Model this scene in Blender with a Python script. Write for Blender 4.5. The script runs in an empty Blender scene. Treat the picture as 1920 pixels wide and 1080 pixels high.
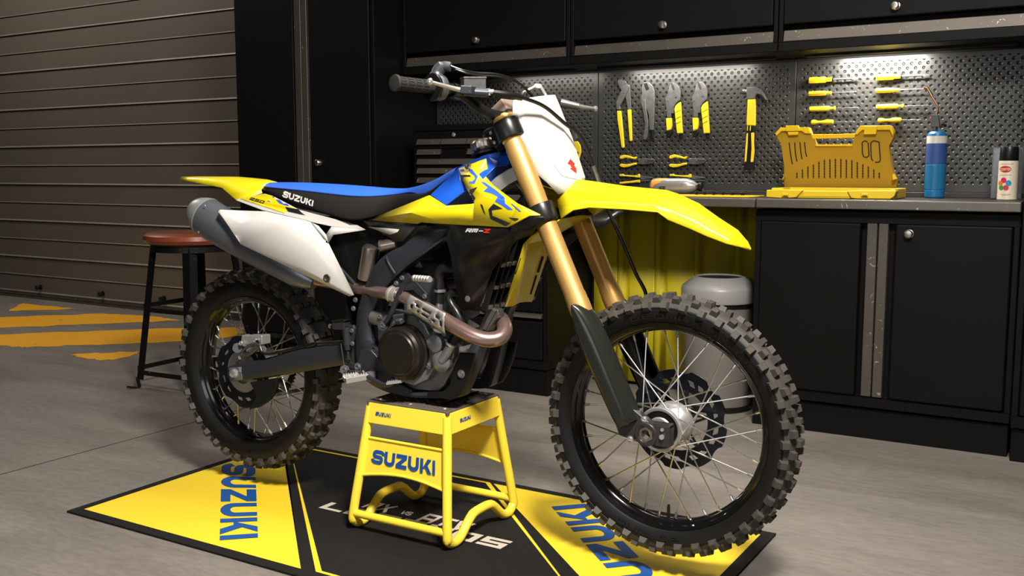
import bpy, bmesh, math, random
from mathutils import Vector, Matrix
from mathutils.bvhtree import BVHTree
from mathutils.geometry import tessellate_polygon
random.seed(7)
C = bpy.context.scene.collection
PI = math.pi
# ---------------------------------------------------------------- camera
CAM = Vector((1.6927, -2.36758, 1.0542)); YAW = .543886; PITCH = -.115904; F = 1861.335
cy_, sy_ = math.cos(YAW), math.sin(YAW); cp_, sp_ = math.cos(PITCH), math.sin(PITCH)
FW = Vector((-sy_*cp_, cy_*cp_, sp_)); RT = Vector((cy_, sy_, 0)); UP = RT.cross(FW)
cd = bpy.data.cameras.new('camera'); cam = bpy.data.objects.new('camera', cd); C.objects.link(cam)
cam.location = CAM; cam.rotation_euler = (PI/2+PITCH, 0, YAW)
cd.sensor_width = 36; cd.lens = F/1920*36; cd.clip_start = .05; cd.clip_end = 60
bpy.context.scene.camera = cam
def ray(px, py): return (RT*((px-960)/F) + UP*((540-py)/F) + FW)
def V(px, py, y):
    d = ray(px, py); return CAM + d*((y-CAM.y)/d.y)
def VX(px, py, x):
    d = ray(px, py); return CAM + d*((x-CAM.x)/d.x)
def VZ(px, py, z=0):
    d = ray(px, py); return CAM + d*((z-CAM.z)/d.z)
def v(*a): return Vector(a)
# ---------------------------------------------------------------- materials
def mat(name, col, rough=.5, metal=0., noise=None, bump=None, coat=0, spec=None, trans=0, alpha=1):
    """noise=(scale, amount, second colour); bump=(scale, strength)"""
    m = bpy.data.materials.new(name); m.use_nodes = True
    nt = m.node_tree; b = nt.nodes['Principled BSDF']
    b.inputs['Base Color'].default_value = (*col, 1); b.inputs['Roughness'].default_value = rough
    b.inputs['Metallic'].default_value = metal; b.inputs['Coat Weight'].default_value = coat
    b.inputs['Coat Roughness'].default_value = .08
    if spec is not None: b.inputs['Specular IOR Level'].default_value = spec
    b.inputs['Transmission Weight'].default_value = trans; b.inputs['Alpha'].default_value = alpha
    tc = nt.nodes.new('ShaderNodeTexCoord')
    if noise:
        n = nt.nodes.new('ShaderNodeTexNoise'); n.inputs['Scale'].default_value = noise[0]; n.inputs['Detail'].default_value = 6
        nt.links.new(tc.outputs['Object'], n.inputs['Vector'])
        r = nt.nodes.new('ShaderNodeValToRGB'); r.color_ramp.elements[0].position = .5-noise[1]; r.color_ramp.elements[1].position = .5+noise[1]
        r.color_ramp.elements[0].color = (*noise[2], 1); r.color_ramp.elements[1].color = (*col, 1)
        nt.links.new(n.outputs['Fac'], r.inputs['Fac']); nt.links.new(r.outputs['Color'], b.inputs['Base Color'])
    if bump:
        n = nt.nodes.new('ShaderNodeTexNoise'); n.inputs['Scale'].default_value = bump[0]; n.inputs['Detail'].default_value = 4
        nt.links.new(tc.outputs['Object'], n.inputs['Vector'])
        bp = nt.nodes.new('ShaderNodeBump'); bp.inputs['Strength'].default_value = bump[1]; bp.inputs['Distance'].default_value = .002
        nt.links.new(n.outputs['Fac'], bp.inputs['Height']); nt.links.new(bp.outputs['Normal'], b.inputs['Normal'])
    return m
def scratch(m, col, scale=40, thr=.62, stretch=(1, 1, 1)):
    """adds light scratches and chips to a material's own colour"""
    nt = m.node_tree; b = nt.nodes['Principled BSDF']; tc = nt.nodes.new('ShaderNodeTexCoord')
    mp = nt.nodes.new('ShaderNodeMapping'); mp.inputs['Scale'].default_value = stretch
    nt.links.new(tc.outputs['Object'], mp.inputs['Vector'])
    n = nt.nodes.new('ShaderNodeTexNoise'); n.inputs['Scale'].default_value = scale; n.inputs['Detail'].default_value = 8; n.inputs['Distortion'].default_value = 2.5
    nt.links.new(mp.outputs['Vector'], n.inputs['Vector'])
    r = nt.nodes.new('ShaderNodeValToRGB'); r.color_ramp.elements[0].position = thr; r.color_ramp.elements[1].position = thr+.05
    mx = nt.nodes.new('ShaderNodeMix'); mx.data_type = 'RGBA'
    old = b.inputs['Base Color'].links[0].from_socket if b.inputs['Base Color'].links else None
    if old: nt.links.new(old, mx.inputs[6])
    else: mx.inputs[6].default_value = b.inputs['Base Color'].default_value
    mx.inputs[7].default_value = (*col, 1)
    nt.links.new(n.outputs['Fac'], r.inputs['Fac']); nt.links.new(r.outputs['Color'], mx.inputs[0])
    nt.links.new(mx.outputs[2], b.inputs['Base Color'])
    return m
M = {}
M['yellow'] = mat('yellow_plastic', (.70, .57, .008), .30, coat=.3)
M['yellow_deco'] = mat('yellow_decal', (.70, .57, .008), .34)
M['blue'] = mat('blue_plastic', (.012, .09, .58), .32, coat=.3)
M['blue_seat'] = mat('blue_vinyl', (.02, .12, .62), .55, bump=(900, .15))
M['blue_ink'] = mat('blue_ink', (.003, .06, .28), .5)
M['deco_blue'] = mat('graphic_blue', (.03, .10, .60), .35)
M['white'] = mat('white_plastic', (.56, .54, .51), .26, coat=.3)
M['white_ink'] = mat('white_ink', (.8, .78, .74), .5)
M['red_ink'] = mat('red_ink', (.75, .03, .02), .4)
M['black_ink'] = mat('black_ink', (.010, .010, .010), .6, spec=.2)
M['black'] = mat('black_plastic', (.0065, .0068, .0062), .34, spec=.32)
M['black_sat'] = mat('satin_black_metal', (.02, .02, .02), .32, .6)
M['seat_black'] = mat('black_seat_cover', (.012, .0112, .0105), .8, bump=(700, .3), spec=.3)
M['rubber'] = mat('tyre_rubber', (.056, .048, .039), .66, noise=(14, .25, (.034, .031, .027)), bump=(260, .25))
M['rubber_side'] = mat('sidewall_rubber', (.0055, .0053, .005), .5, spec=.3, bump=(200, .1))
M['grip'] = mat('grip_rubber', (.017, .0165, .016), .7, spec=.35)
M['gold'] = mat('gold_anodised', (.56, .335, .105), .42, .55, noise=(30, .3, (.52, .31, .09)))
M['silver'] = mat('cast_aluminium', (.52, .51, .49), .38, .7, bump=(300, .15))
M['chrome'] = mat('polished_steel', (.70, .68, .65), .22, .8)
M['spoke'] = mat('spoke_steel', (.58, .56, .53), .30, .95)
M['frame'] = mat('grey_blue_frame_paint', (.040, .043, .053), .38, .5, bump=(500, .08))
M['case'] = mat('engine_casting', (.30, .30, .305), .38, .7, bump=(260, .3), noise=(20, .3, (.19, .195, .20)))
M['case_d'] = mat('dark_engine_casting', (.085, .090, .102), .42, .6, bump=(260, .3))
M['bronze'] = mat('bronze_cover', (.050, .042, .034), .30, .75, noise=(12, .3, (.04, .034, .028)))
M['titan'] = mat('heat_tinted_pipe', (.27, .165, .140), .30, .75, noise=(9, .35, (.36, .26, .23)))
M['muffler'] = mat('brushed_muffler', (.22, .24, .27), .34, .65, noise=(25, .3, (.16, .175, .20)), bump=(120, .12))
M['muffler_cap'] = mat('muffler_end_cap', (.33, .335, .335), .40, .5)
M['gloss'] = mat('black_gloss_plastic', (.014, .015, .0125), .20)
M['shock'] = mat('reservoir_metal', (.34, .29, .25), .32, .9)
M['blackrim'] = mat('gloss_black_rim', (.010, .0095, .009), .18, .5, coat=.5)
M['disc'] = mat('dark_steel_disc', (.02, .024, .032), .35, .8)
M['stand'] = mat('yellow_stand_paint', (.90, .66, .05), .38)
M['tread'] = mat('stand_rubber_mat', (.085, .066, .052), .75, bump=(150, .7))
M['cab'] = mat('black_cabinet_paint', (.0042, .0043, .0040), .5, noise=(3, .3, (.0030, .0031, .0028)), spec=.16)
M['cab_dark'] = mat('cabinet_gap', (.004, .004, .004), .8)
M['strip'] = scratch(mat('worn_metal_strip', (.125, .110, .094), .42, .6, noise=(6, .3, (.10, .088, .075))), (.42, .38, .32), 26, .66)
M['edge'] = scratch(mat('worn_worktop_edge', (.17, .155, .135), .38, .6, noise=(6, .3, (.13, .118, .103))), (.5, .46, .40), 30, .66)
M['lid_y'] = mat('shaded_lid_plastic', (.34, .205, .009), .6)  # case yellow darkened so the colour carries the lid's shade
M['knob'] = mat('steel_knob', (.6, .57, .52), .3, 1.)
M['top'] = mat('dark_worktop', (.02, .019, .018), .5)
M['yellow_wall'] = mat('yellow_corrugated_steel', (.66, .55, .016), .5, noise=(4, .3, (.58, .47, .014)), bump=(40, .1))
M['tool_y'] = mat('tool_yellow', (.62, .45, .010), .42)
M['case_y'] = mat('case_yellow_plastic', (.72, .49, .013), .42)
M['steel_d'] = mat('tool_steel', (.15, .148, .145), .36, .5, noise=(60, .3, (.085, .084, .082)))
M['can_body'] = mat('bin_body', (.19, .175, .155), .5, noise=(10, .3, (.165, .15, .135)))
M['can_lid'] = mat('bin_lid', (.27, .265, .265), .38)
M['wood'] = mat('red_brown_wood', (.26, .055, .018), .36, noise=(7, .35, (.16, .03, .010)), coat=.3)
M['iron'] = scratch(mat('black_iron', (.020, .020, .020), .42, .8), (.20, .18, .15), 30, .67)
M['torch_blue'] = mat('torch_blue', (.01, .13, .30), .34)
M['torch_blue_d'] = mat('torch_label_blue', (.02, .06, .22), .5)
M['brass'] = mat('torch_tube', (.30, .20, .12), .35, .9)
M['red'] = mat('red_plastic', (.5, .02, .01), .4)
M['cream'] = mat('cream_can', (.62, .54, .42), .4)
M['clear'] = mat('clear_plastic', (.55, .58, .62), .15, trans=.85)
M['carbon'] = mat('carbon_weave', (.020, .020, .020), .4)
M['bottle'] = mat('grey_bottle', (.27, .27, .27), .3, .4)
M['orange_ink'] = mat('orange_flame', (.75, .27, .02), .4)
# ---------------------------------------------------------------- mesh builder
class MB:
    def __init__(s): s.v = []; s.f = []; s.m = []
    def add(s, vs, fs, m=0):
        o = len(s.v); s.v += [Vector(a) for a in vs]; s.f += [tuple(i+o for i in f) for f in fs]; s.m += [m]*len(fs); return s
    def join(s, other, m=None):
        o = len(s.v); s.v += other.v; s.f += [tuple(i+o for i in f) for f in other.f]; s.m += other.m if m is None else [m]*len(other.f); return s
    def mirror(s):
        r = MB(); r.v = [Vector((a.x, -a.y, a.z)) for a in s.v]; r.f = [tuple(reversed(f)) for f in s.f]; r.m = list(s.m); return r
    def box(s, a, b, m=0):
        x0, y0, z0 = a; x1, y1, z1 = b
        return s.add([(x0,y0,z0),(x1,y0,z0),(x1,y1,z0),(x0,y1,z0),(x0,y0,z1),(x1,y0,z1),(x1,y1,z1),(x0,y1,z1)],
              [(0,3,2,1),(4,5,6,7),(0,1,5,4),(1,2,6,5),(2,3,7,6),(3,0,4,7)], m)
    def obox(s, c, ax, ay, az, m=0):
        """oriented box: centre and three half-axis vectors"""
        c = Vector(c); ax, ay, az = Vector(ax), Vector(ay), Vector(az)
        vs = [c+ax*i+ay*j+az*k for k in (-1, 1) for i, j in ((-1,-1),(1,-1),(1,1),(-1,1))]
        fs = [(0,3,2,1),(4,5,6,7),(0,1,5,4),(1,2,6,5),(2,3,7,6),(3,0,4,7)]
        if ax.cross(ay).dot(az) < 0: fs = [tuple(reversed(f)) for f in fs]
        return s.add(vs, fs, m)
    def prism(s, pts, ext, m=0):
        pts = [Vector(p) for p in pts]; ext = Vector(ext); n = len(pts)
        nn = Vector((0, 0, 0))
        for i in range(n): nn += pts[i].cross(pts[(i+1) % n])
        if nn.dot(ext) > 0: pts.reverse()
        fs = [tuple(range(n)), tuple(reversed(range(n, 2*n)))] + [(i, i+n, (i+1) % n+n, (i+1) % n) for i in range(n)]
        return s.add(pts+[p+ext for p in pts], fs, m)
    def tube(s, path, r, seg=12, m=0, caps=True, flat=None):
        path = [Vector(p) for p in path]; n = len(path)
        rs = r if isinstance(r, (list, tuple)) else [r]*n
        T = []
        for i in range(n):
            t = (path[min(i+1, n-1)]-path[max(i-1, 0)]); T.append(t.normalized() if t.length > 1e-9 else Vector((0, 0, 1)))
        up = Vector((0, 0, 1)) if abs(T[0].z) < .9 else Vector((1, 0, 0))
        N = (up-T[0]*up.dot(T[0])).normalized(); vs = []
        for i in range(n):
            N = (N-T[i]*N.dot(T[i])).normalized(); B = T[i].cross(N)
            k = 1.
            if 0 < i < n-1:
                ca = max(.3, (path[i+1]-path[i]).normalized().dot(T[i])); k = 1/ca
            for j in range(seg):
                a = 2*PI*j/seg; q = N*math.cos(a)+B*math.sin(a)
                if flat: q = q-Vector(flat)*(q.dot(Vector(flat)))*.5
                vs.append(path[i]+q*rs[i]*(1 if k < 1.02 else 1))
        fs = [(i*seg+j, i*seg+(j+1) % seg, (i+1)*seg+(j+1) % seg, (i+1)*seg+j) for i in range(n-1) for j in range(seg)]
        if caps: fs += [tuple(reversed(range(seg))), tuple(range((n-1)*seg, n*seg))]
        return s.add(vs, fs, m)
    def lathe(s, prof, o, ax=(0, 1, 0), seg=32, m=0, a0=0, closed=False, sc=(1, 1)):
        """prof: (radius, distance along axis)"""
        o = Vector(o); ax = Vector(ax).normalized(); up = Vector((0, 0, 1)) if abs(ax.z) < .9 else Vector((1, 0, 0))
        N = (up-ax*up.dot(ax)).normalized(); B = ax.cross(N); vs = []
        for r, h in prof:
            for j in range(seg):
                a = a0+2*PI*j/seg; vs.append(o+ax*h+N*(math.cos(a)*r*sc[0])+B*(math.sin(a)*r*sc[1]))
        n = len(prof); rng = n if closed else n-1
        fs = [(i*seg+j, i*seg+(j+1) % seg, ((i+1) % n)*seg+(j+1) % seg, ((i+1) % n)*seg+j) for i in range(rng) for j in range(seg)]
        if not closed:
            if prof[0][0] > 1e-6: fs.append(tuple(reversed(range(seg))))
            if prof[-1][0] > 1e-6: fs.append(tuple(range((n-1)*seg, n*seg)))
        return s.add(vs, fs, m)
    def cyl(s, a, b, r, seg=16, m=0, r2=None):
        a = Vector(a); b = Vector(b); L = (b-a).length
        return s.lathe([(r, 0), (r if r2 is None else r2, L)], a, b-a, seg, m)
    def grid(s, rows, m=0, flip=False):
        n = len(rows[0]); vs = [p for r in rows for p in r]
        fs = [(i*n+j, i*n+j+1, (i+1)*n+j+1, (i+1)*n+j) for i in range(len(rows)-1) for j in range(n-1)]
        if flip: fs = [tuple(reversed(f)) for f in fs]
        return s.add(vs, fs, m)
OFF = {}
def obj(name, mb, mats, parent=None, bevel=0, sub=0, solid=0, angle=38, crease_off=0, bseg=2):
    off = OFF.get(parent, Vector((0, 0, 0))) if parent else Vector((0, 0, 0))
    me = bpy.data.meshes.new(name)
    base = Vector((0, 0, 0))
    if not parent:          # origin at the base centre of the thing
        xs = [a.x for a in mb.v]; ys = [a.y for a in mb.v]; zs = [a.z for a in mb.v]
        base = Vector(((min(xs)+max(xs))/2, (min(ys)+max(ys))/2, min(zs)))
    tot = off+base
    me.from_pydata([a-tot for a in mb.v], [], mb.f)
    if not isinstance(mats, (list, tuple)): mats = [mats]
    for k in mats: me.materials.append(M[k] if isinstance(k, str) else k)
    for p, mi in zip(me.polygons, mb.m): p.material_index = min(mi, len(mats)-1)
    bm = bmesh.new(); bm.from_mesh(me); bmesh.ops.remove_doubles(bm, verts=bm.verts, dist=1e-6)
    bmesh.ops.dissolve_degenerate(bm, edges=bm.edges, dist=1e-7); bmesh.ops.recalc_face_normals(bm, faces=bm.faces)
    bm.normal_update()
    if bm.faces and all(f.normal.z < -.95 for f in bm.faces): bmesh.ops.reverse_faces(bm, faces=bm.faces)
    bm.to_mesh(me); bm.free()
    me.shade_smooth(); me.set_sharp_from_angle(angle=math.radians(angle))
    o = bpy.data.objects.new(name, me); C.objects.link(o)
    if parent: o.parent = parent
    else: o.location = base
    OFF[o] = tot if parent else base
    if parent: OFF[o] = off
    if solid:
        d = o.modifiers.new('solid', 'SOLIDIFY'); d.thickness = abs(solid); d.offset = 0
    if sub:
        d = o.modifiers.new('sub', 'SUBSURF'); d.levels = sub; d.render_levels = sub
    if bevel:
        d = o.modifiers.new('bevel', 'BEVEL'); d.width = bevel; d.segments = bseg; d.limit_method = 'ANGLE'; d.angle_limit = math.radians(35); d.harden_normals = True
    return o
def tag(o, label, cat, group=None):
    o['label'] = label; o['category'] = cat
    if group: o['group'] = group
    return o
def thing(name, label, cat, loc, group=None):
    o = bpy.data.objects.new(name, None); o.empty_display_size = .1; C.objects.link(o); o.location = loc; OFF[o] = Vector(loc)
    return tag(o, label, cat, group)
def struct(name, mb, mats, **k):
    o = obj(name, mb, mats, **k); o['kind'] = 'structure'; return o
def copy_tree(src, loc, label, parent=None):
    c = src.copy(); C.objects.link(c)
    if parent: c.parent = parent
    else: c.location = loc; c['label'] = label
    for ch in list(src.children): copy_tree(ch, None, None, c)
    return c
def catmull(P, n=6):
    P = [Vector(p) for p in P]; out = []
    for i in range(len(P)-1):
        p0 = P[max(i-1, 0)]; p1 = P[i]; p2 = P[i+1]; p3 = P[min(i+2, len(P)-1)]
        for k in range(n):
            t = k/n; out.append(.5*((2*p1)+(p2-p0)*t+(2*p0-5*p1+4*p2-p3)*t*t+(3*p1-p0-3*p2+p3)*t**3))
    out.append(P[-1]); return out
# ---------------------------------------------------------------- stroke lettering
def _arc(cx, cy, rx, ry, a, b, n=7): return [(cx+rx*math.cos(math.radians(a+(b-a)*i/n)), cy+ry*math.sin(math.radians(a+(b-a)*i/n))) for i in range(n+1)]
def glyph(ch, t=.24):
    """polygons in a unit cell, stroke thickness t of the height"""
    h = t/2; o = []
    def st(pts, closed=False):
        n = len(pts)
        for i in range(n-1 + (1 if closed else 0)):
            a = Vector(pts[i]); b = Vector(pts[(i+1) % n]); d = (b-a)
            if d.length < 1e-6: continue
            d.normalize(); nn = Vector((-d.y, d.x))*h; e0 = h*.99 if (i > 0 or closed) else 0; e1 = h*.99 if (i < n-2 or closed) else 0
            if len(pts) > 6: e0 *= .35; e1 *= .35
            a = a-d*e0; b = b+d*e1
            o.append([a+nn, a-nn, b-nn, b+nn])
    q = 1-h
    if ch == 'S': st([(.97, .70)]+_arc(.66, .66, .34-h*.1, .34-h, 0, 90)[1:]+_arc(.34, .72, .34-h+.04, .28-h, 90, 180)+_arc(.34, .66, .34-h+.04, .14, 180, 270)+_arc(.66, .32, .34-h, .18, 90, 0)+_arc(.66, .34, .34-h, .34-h, 0, -90)+_arc(.34, .34, .34-h*.1, .34-h, -90, -180))
    elif ch == 'U': st([(h, 1), (h, .40)]+_arc(.5, .40, .5-h, .40-h, 180, 360, 12)+[(1-h, 1)])
    elif ch == 'Z': o += [[v(0, 1), v(1, 1), v(1, 1-t), v(0, 1-t)], [v(1, 1-t), v(.42, t), v(0, t), v(.60, 1-t)], [v(0, 0), v(1, 0), v(1, t), v(0, t)]]; o[:] = [[Vector((p[0], p[1])) for p in q_] for q_ in o]
    elif ch == 'K': st([(h, 0), (h, 1)]); o += [[Vector(p) for p in q_] for q_ in ([(t*.9, .36), (.66, 1), (1.02, 1), (.45, .36)], [(.36, .52), (.60, .66), (1.05, 0), (.70, 0)])]
    elif ch == 'I': st([(h, 0), (h, 1)])
    elif ch == 'L': st([(h, 1), (h, h), (1, h)])
    elif ch == 'E': st([(1, q), (h, q), (h, h), (1, h)]); st([(h, .5), (.9, .5)])
    elif ch == 'F': st([(1, q), (h, q), (h, 0)]); st([(h, .5), (.9, .5)])
    elif ch == 'G': st([(1, q), (h, q), (h, h), (1-h, h), (1-h, .5), (.5, .5)])
    elif ch == 'N': st([(h, 0), (h, q), (1-h, q), (1-h, 0)]) if t < .23 else (st([(h, 0), (h, 1)]), st([(1-h, 0), (1-h, 1)]), st([(h, q), (1-h, h)]))
    elif ch == 'D' or ch == 'O' or ch == '0': st([(h, h), (h, q), (1-h, q), (1-h, h)], True)
    elif ch == 'M': st([(h, 0), (h, q), (1-h, q), (1-h, 0)]); st([(.5, q), (.5, .1)])
    elif ch == 'A': st([(h, 0), (h, q), (1-h, q), (1-h, 0)]); st([(h, .4), (1-h, .4)])
    elif ch == 'R': st([(h, 0), (h, q), (1-h, q), (1-h, .45), (h, .45)]); st([(.5, .45), (1-h*.5, 0)])
    elif ch == 'P': st([(h, 0), (h, q), (1-h, q), (1-h, .45), (h, .45)])
    elif ch == 'X': st([(h*.7, 0), (1-h*.7, 1)]); st([(h*.7, 1), (1-h*.7, 0)])
    elif ch == 'V': st([(h*.6, 1), (.5, 0)]); st([(1-h*.6, 1), (.5, 0)])
    elif ch == 'T': st([(0, q), (1, q)]); st([(.5, q), (.5, 0)])
    elif ch == 'C': st([(1, q), (h, q), (h, h), (1, h)])
    elif ch == '-': st([(.1, .45), (.9, .45)])
    elif ch == '2': st([(0, q), (1-h, q), (1-h, .5), (h, .5), (h, h), (1, h)])
    elif ch == '3': st([(0, q), (1-h, q), (1-h, h), (0, h)]); st([(.2, .5), (1-h, .5)])
    elif ch == '5': st([(1, q), (h, q), (h, .5), (1-h, .5), (1-h, h), (0, h)])
    return o
def lettering(text, t=.24, w=1., gap=.14, slant=0, widths=None):
    """list of polygons; total is scaled so that the text runs 0..1 in both directions"""
    out = []; x = 0
    for ch in text:
        cw = w
        if ch == 'I': cw = t
        if ch == ' ': x += w*.5; continue
        if widths and ch in widths: cw = widths[ch]
        for poly in glyph(ch, t):
            if ch == 'I': out.append([Vector((x+p.x, p.y)) for p in poly])
            else:
                # stretch the cell but keep vertical stroke weight close
                out.append([Vector((x+p.x*cw, p.y)) for p in poly])
        x += cw+gap
    W = x-gap
    return [[Vector(((p.x+slant*p.y)/W, p.y)) for p in poly] for poly in out]
def quad_map(q):
    """bilinear map from the unit square to 4 corners (bottom-left, bottom-right, top-right, top-left)"""
    q = [Vector(a) for a in q]
    return lambda x, y: q[0]*(1-x)*(1-y)+q[1]*x*(1-y)+q[2]*x*y+q[3]*(1-x)*y
def flat_letters(name, text, q, m, parent, lift, slant=0, t=.24, w=1., gap=.14, **k):
    f = quad_map(q); mb = MB(); lift = Vector(lift)
    for i, poly in enumerate(lettering(text, t, w, gap, slant, **k)):
        mb.add([f(p.x, p.y)+lift*(1+.03*i) for p in poly], [tuple(range(len(poly)))])
    return obj(name, mb, m, parent)
def decal(name, polys, target, m, parent, off=.0008, step=9):
    """thin sticker laid on the surface of target: outline given where it is seen"""
    bpy.context.view_layer.update()
    dg = bpy.context.evaluated_depsgraph_get(); bvh = BVHTree.FromObject(target, dg); to = OFF[target]
    mb = MB()
    for ip, poly in enumerate(polys):
        bm = bmesh.new(); vs = [bm.verts.new((p[0], p[1], 0)) for p in poly]
        for tri in tessellate_polygon([[Vector((p[0], p[1], 0)) for p in poly]]):
            try: bm.faces.new([vs[i] for i in tri])
            except ValueError: pass
        for _ in range(5):
            es = [e for e in bm.edges if e.calc_length() > step]
            if not es: break
            bmesh.ops.subdivide_edges(bm, edges=es, cuts=1); bmesh.ops.triangulate(bm, faces=bm.faces)
        pts = []; ok = []
        for q in bm.verts:
            d = ray(q.co.x, q.co.y).normalized(); hit, nrm, idx, dist = bvh.ray_cast(CAM-to, d)
            if hit is None:
                hit, nrm, idx, dist = bvh.find_nearest(CAM-to+d*3.0)
                pts.append(CAM); ok.append(False); continue
            if nrm.dot(d) > 0: nrm = -nrm
            pts.append(hit+to+nrm*(off+ip*.00002)); ok.append(True)
        bm.verts.index_update(); fs = [tuple(q.index for q in f.verts) for f in bm.faces if all(ok[q.index] for q in f.verts)]
        bm.free(); mb.add(pts, fs)
    return obj(name, mb, m, parent)
def map_px(text, q, **k):
    f = quad_map([(a[0], a[1], 0) for a in q])
    return [[(f(p.x, p.y).x, f(p.x, p.y).y) for p in poly] for poly in lettering(text, **k)]
# ================================================================ THE SETTING
# concrete floor
def floor_mat():
    m = bpy.data.materials.new('concrete_floor'); m.use_nodes = True; nt = m.node_tree; b = nt.nodes['Principled BSDF']
    tc = nt.nodes.new('ShaderNodeTexCoord'); mp = nt.nodes.new('ShaderNodeMapping'); mp.inputs['Scale'].default_value = (.9, 3.2, 1)
    nt.links.new(tc.outputs['Object'], mp.inputs['Vector'])
    n1 = nt.nodes.new('ShaderNodeTexNoise'); n1.inputs['Scale'].default_value = 1.3; n1.inputs['Detail'].default_value = 7; n1.inputs['Distortion'].default_value = .6
    n2 = nt.nodes.new('ShaderNodeTexNoise'); n2.inputs['Scale'].default_value = 22; n2.inputs['Detail'].default_value = 6
    for n in (n1, n2): nt.links.new(mp.outputs['Vector'], n.inputs['Vector'])
    r = nt.nodes.new('ShaderNodeValToRGB'); e = r.color_ramp.elements
    e[0].position = .30; e[0].color = (.148, .131, .113, 1); e[1].position = .72; e[1].color = (.222, .199, .174, 1)
    nt.links.new(n1.outputs['Fac'], r.inputs['Fac'])
    r2 = nt.nodes.new('ShaderNodeValToRGB'); e = r2.color_ramp.elements; e[0].position = .25; e[0].color = (.80, .80, .80, 1); e[1].position = .6; e[1].color = (1.04, 1.04, 1.04, 1)
    nt.links.new(n2.outputs['Fac'], r2.inputs['Fac'])
    mx = nt.nodes.new('ShaderNodeMix'); mx.data_type = 'RGBA'; mx.blend_type = 'MULTIPLY'; mx.inputs[0].default_value = 1
    nt.links.new(r.outputs['Color'], mx.inputs[6]); nt.links.new(r2.outputs['Color'], mx.inputs[7]); nt.links.new(mx.outputs[2], b.inputs['Base Color'])
    rr = nt.nodes.new('ShaderNodeMapRange'); rr.inputs['To Min'].default_value = .50; rr.inputs['To Max'].default_value = .72
    nt.links.new(n1.outputs['Fac'], rr.inputs['Value']); nt.links.new(rr.outputs['Result'], b.inputs['Roughness'])
    bp = nt.nodes.new('ShaderNodeBump'); bp.inputs['Strength'].default_value = .08; nt.links.new(n2.outputs['Fac'], bp.inputs['Height']); nt.links.new(bp.outputs['Normal'], b.inputs['Normal'])
    return m
floor = struct('floor', MB().box((-11, -6, -.1), (5, 3.2, 0)), floor_mat())
# saw joint in the slab
joint = MB().box((-1.600, -6, 0), (-1.594, 1.55, .0008)).box((-11, -2.86, 0), (5, -2.854, .0008))
o = obj('floor_joint', joint, mat('joint_dirt', (.03, .026, .022), .9), floor)
# hazard stripes painted on the floor
def ragged(m):
    nt = m.node_tree; return m
haz = mat('orange_floor_paint', (.95, .46, .015), .5, noise=(5, .3, (.88, .41, .012)))
scratch(haz, (.12, .10, .085), 11, .665, (1, 3, 1))
cc = lambda u, w_: (u/3, 380+w_/3)
stripes = [[(50,610),(130,567),(430,597),(250,604)],
           [(-300,670),(0,645),(330,633),(560,625),(640,627),(850,640),(1020,662),(860,672),(400,688),(0,705),(-300,718)],
           [(-300,765),(0,743),(400,728),(800,712),(1060,703),(1365,703),(1365,735),(1250,762),(1050,775),(720,795),(430,803),(150,815),(60,810),(0,803),(-300,812)],
           [(398,857),(500,848),(640,845),(820,837),(760,852),(640,885),(540,885),(430,865)]]
hz = MB()
for k, s_ in enumerate(stripes):
    pts = []
    for i, a in enumerate(s_):
        b_ = s_[(i+1) % len(s_)]
        for j in range(5):
            t_ = j/5; px = cc(a[0]+(b_[0]-a[0])*t_, a[1]+(b_[1]-a[1])*t_); p = VZ(px[0], px[1], 0)
            p += Vector((random.uniform(-.03, .03), random.uniform(-.018, .018), 0)) if j else Vector()
            p.z = .0012; pts.append(p)
    hz.add(pts, [tuple(range(len(pts)))])
obj('hazard_marking', hz, haz, floor)
# back wall behind the cabinets, and the wall that holds the door
struct_left = None
wallm = mat('dark_painted_wall', (.018, .017, .016), .8)
struct('wall_back', MB().box((-2.46, 2.16, 0), (4.2, 2.30, 3.4)), wallm)
struct('wall_left', MB().box((-10.15, -6, 0), (-10, 3.2, 3.8)), wallm)
struct('wall_side', MB().box((-2.46, 2.30, 0), (-2.36, 2.80, 3.4)), wallm)
# garage door of horizontal steel slats
slat = mat('brown_grey_door_paint', (.125, .105, .086), .48, .1, noise=(1.2, .35, (.105, .088, .072)), bump=(30, .08))
scratch(slat, (.24, .215, .185), 5, .735)
door = MB(); z = .07; YD = 2.66
rows = [VZ(0, 0, 0)]
zs = [.045, .19]
while zs[-1] < 3.3: zs.append(zs[-1]+.1525)
for i in range(len(zs)-1):
    a, b_ = zs[i], zs[i+1]
    # each slat: flat face, small rounded lip at its lower edge
    y0 = YD
    prof = [(y0+.012, a), (y0-.008, a+.001), (y0-.011, a+.004), (y0-.010, a+.0065), (y0, a+.015), (y0, b_-.006), (y0+.012, b_-.001)]
    if i % 2: prof = [(y0+.012, a), (y0-.004, a+.001), (y0-.006, a+.003), (y0-.0055, a+.005), (y0, a+.010), (y0, b_-.006), (y0+.012, b_-.001)]
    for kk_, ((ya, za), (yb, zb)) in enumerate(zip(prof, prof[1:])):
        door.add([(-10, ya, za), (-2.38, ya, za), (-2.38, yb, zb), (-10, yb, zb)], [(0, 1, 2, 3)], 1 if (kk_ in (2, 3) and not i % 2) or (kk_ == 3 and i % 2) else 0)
door.box((-10, YD+.012, 0), (-2.38, YD+.05, 3.3))
lip = mat('worn_lit_slat_lip', (.34, .31, .26), .4, .4, noise=(3, .3, (.20, .18, .15)))  # pale tone holds metal wear plus painted light along the ledges
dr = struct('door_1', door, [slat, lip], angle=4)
kb = MB().box((-10, YD-.03, 0), (-2.38, YD+.012, .018)).box((-10, YD-.018, .022), (-2.38, YD+.012, .034)).box((-10, YD-.008, .034), (-2.38, YD+.012, .05))
obj('bottom_seal', kb, 'strip', dr)
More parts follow.
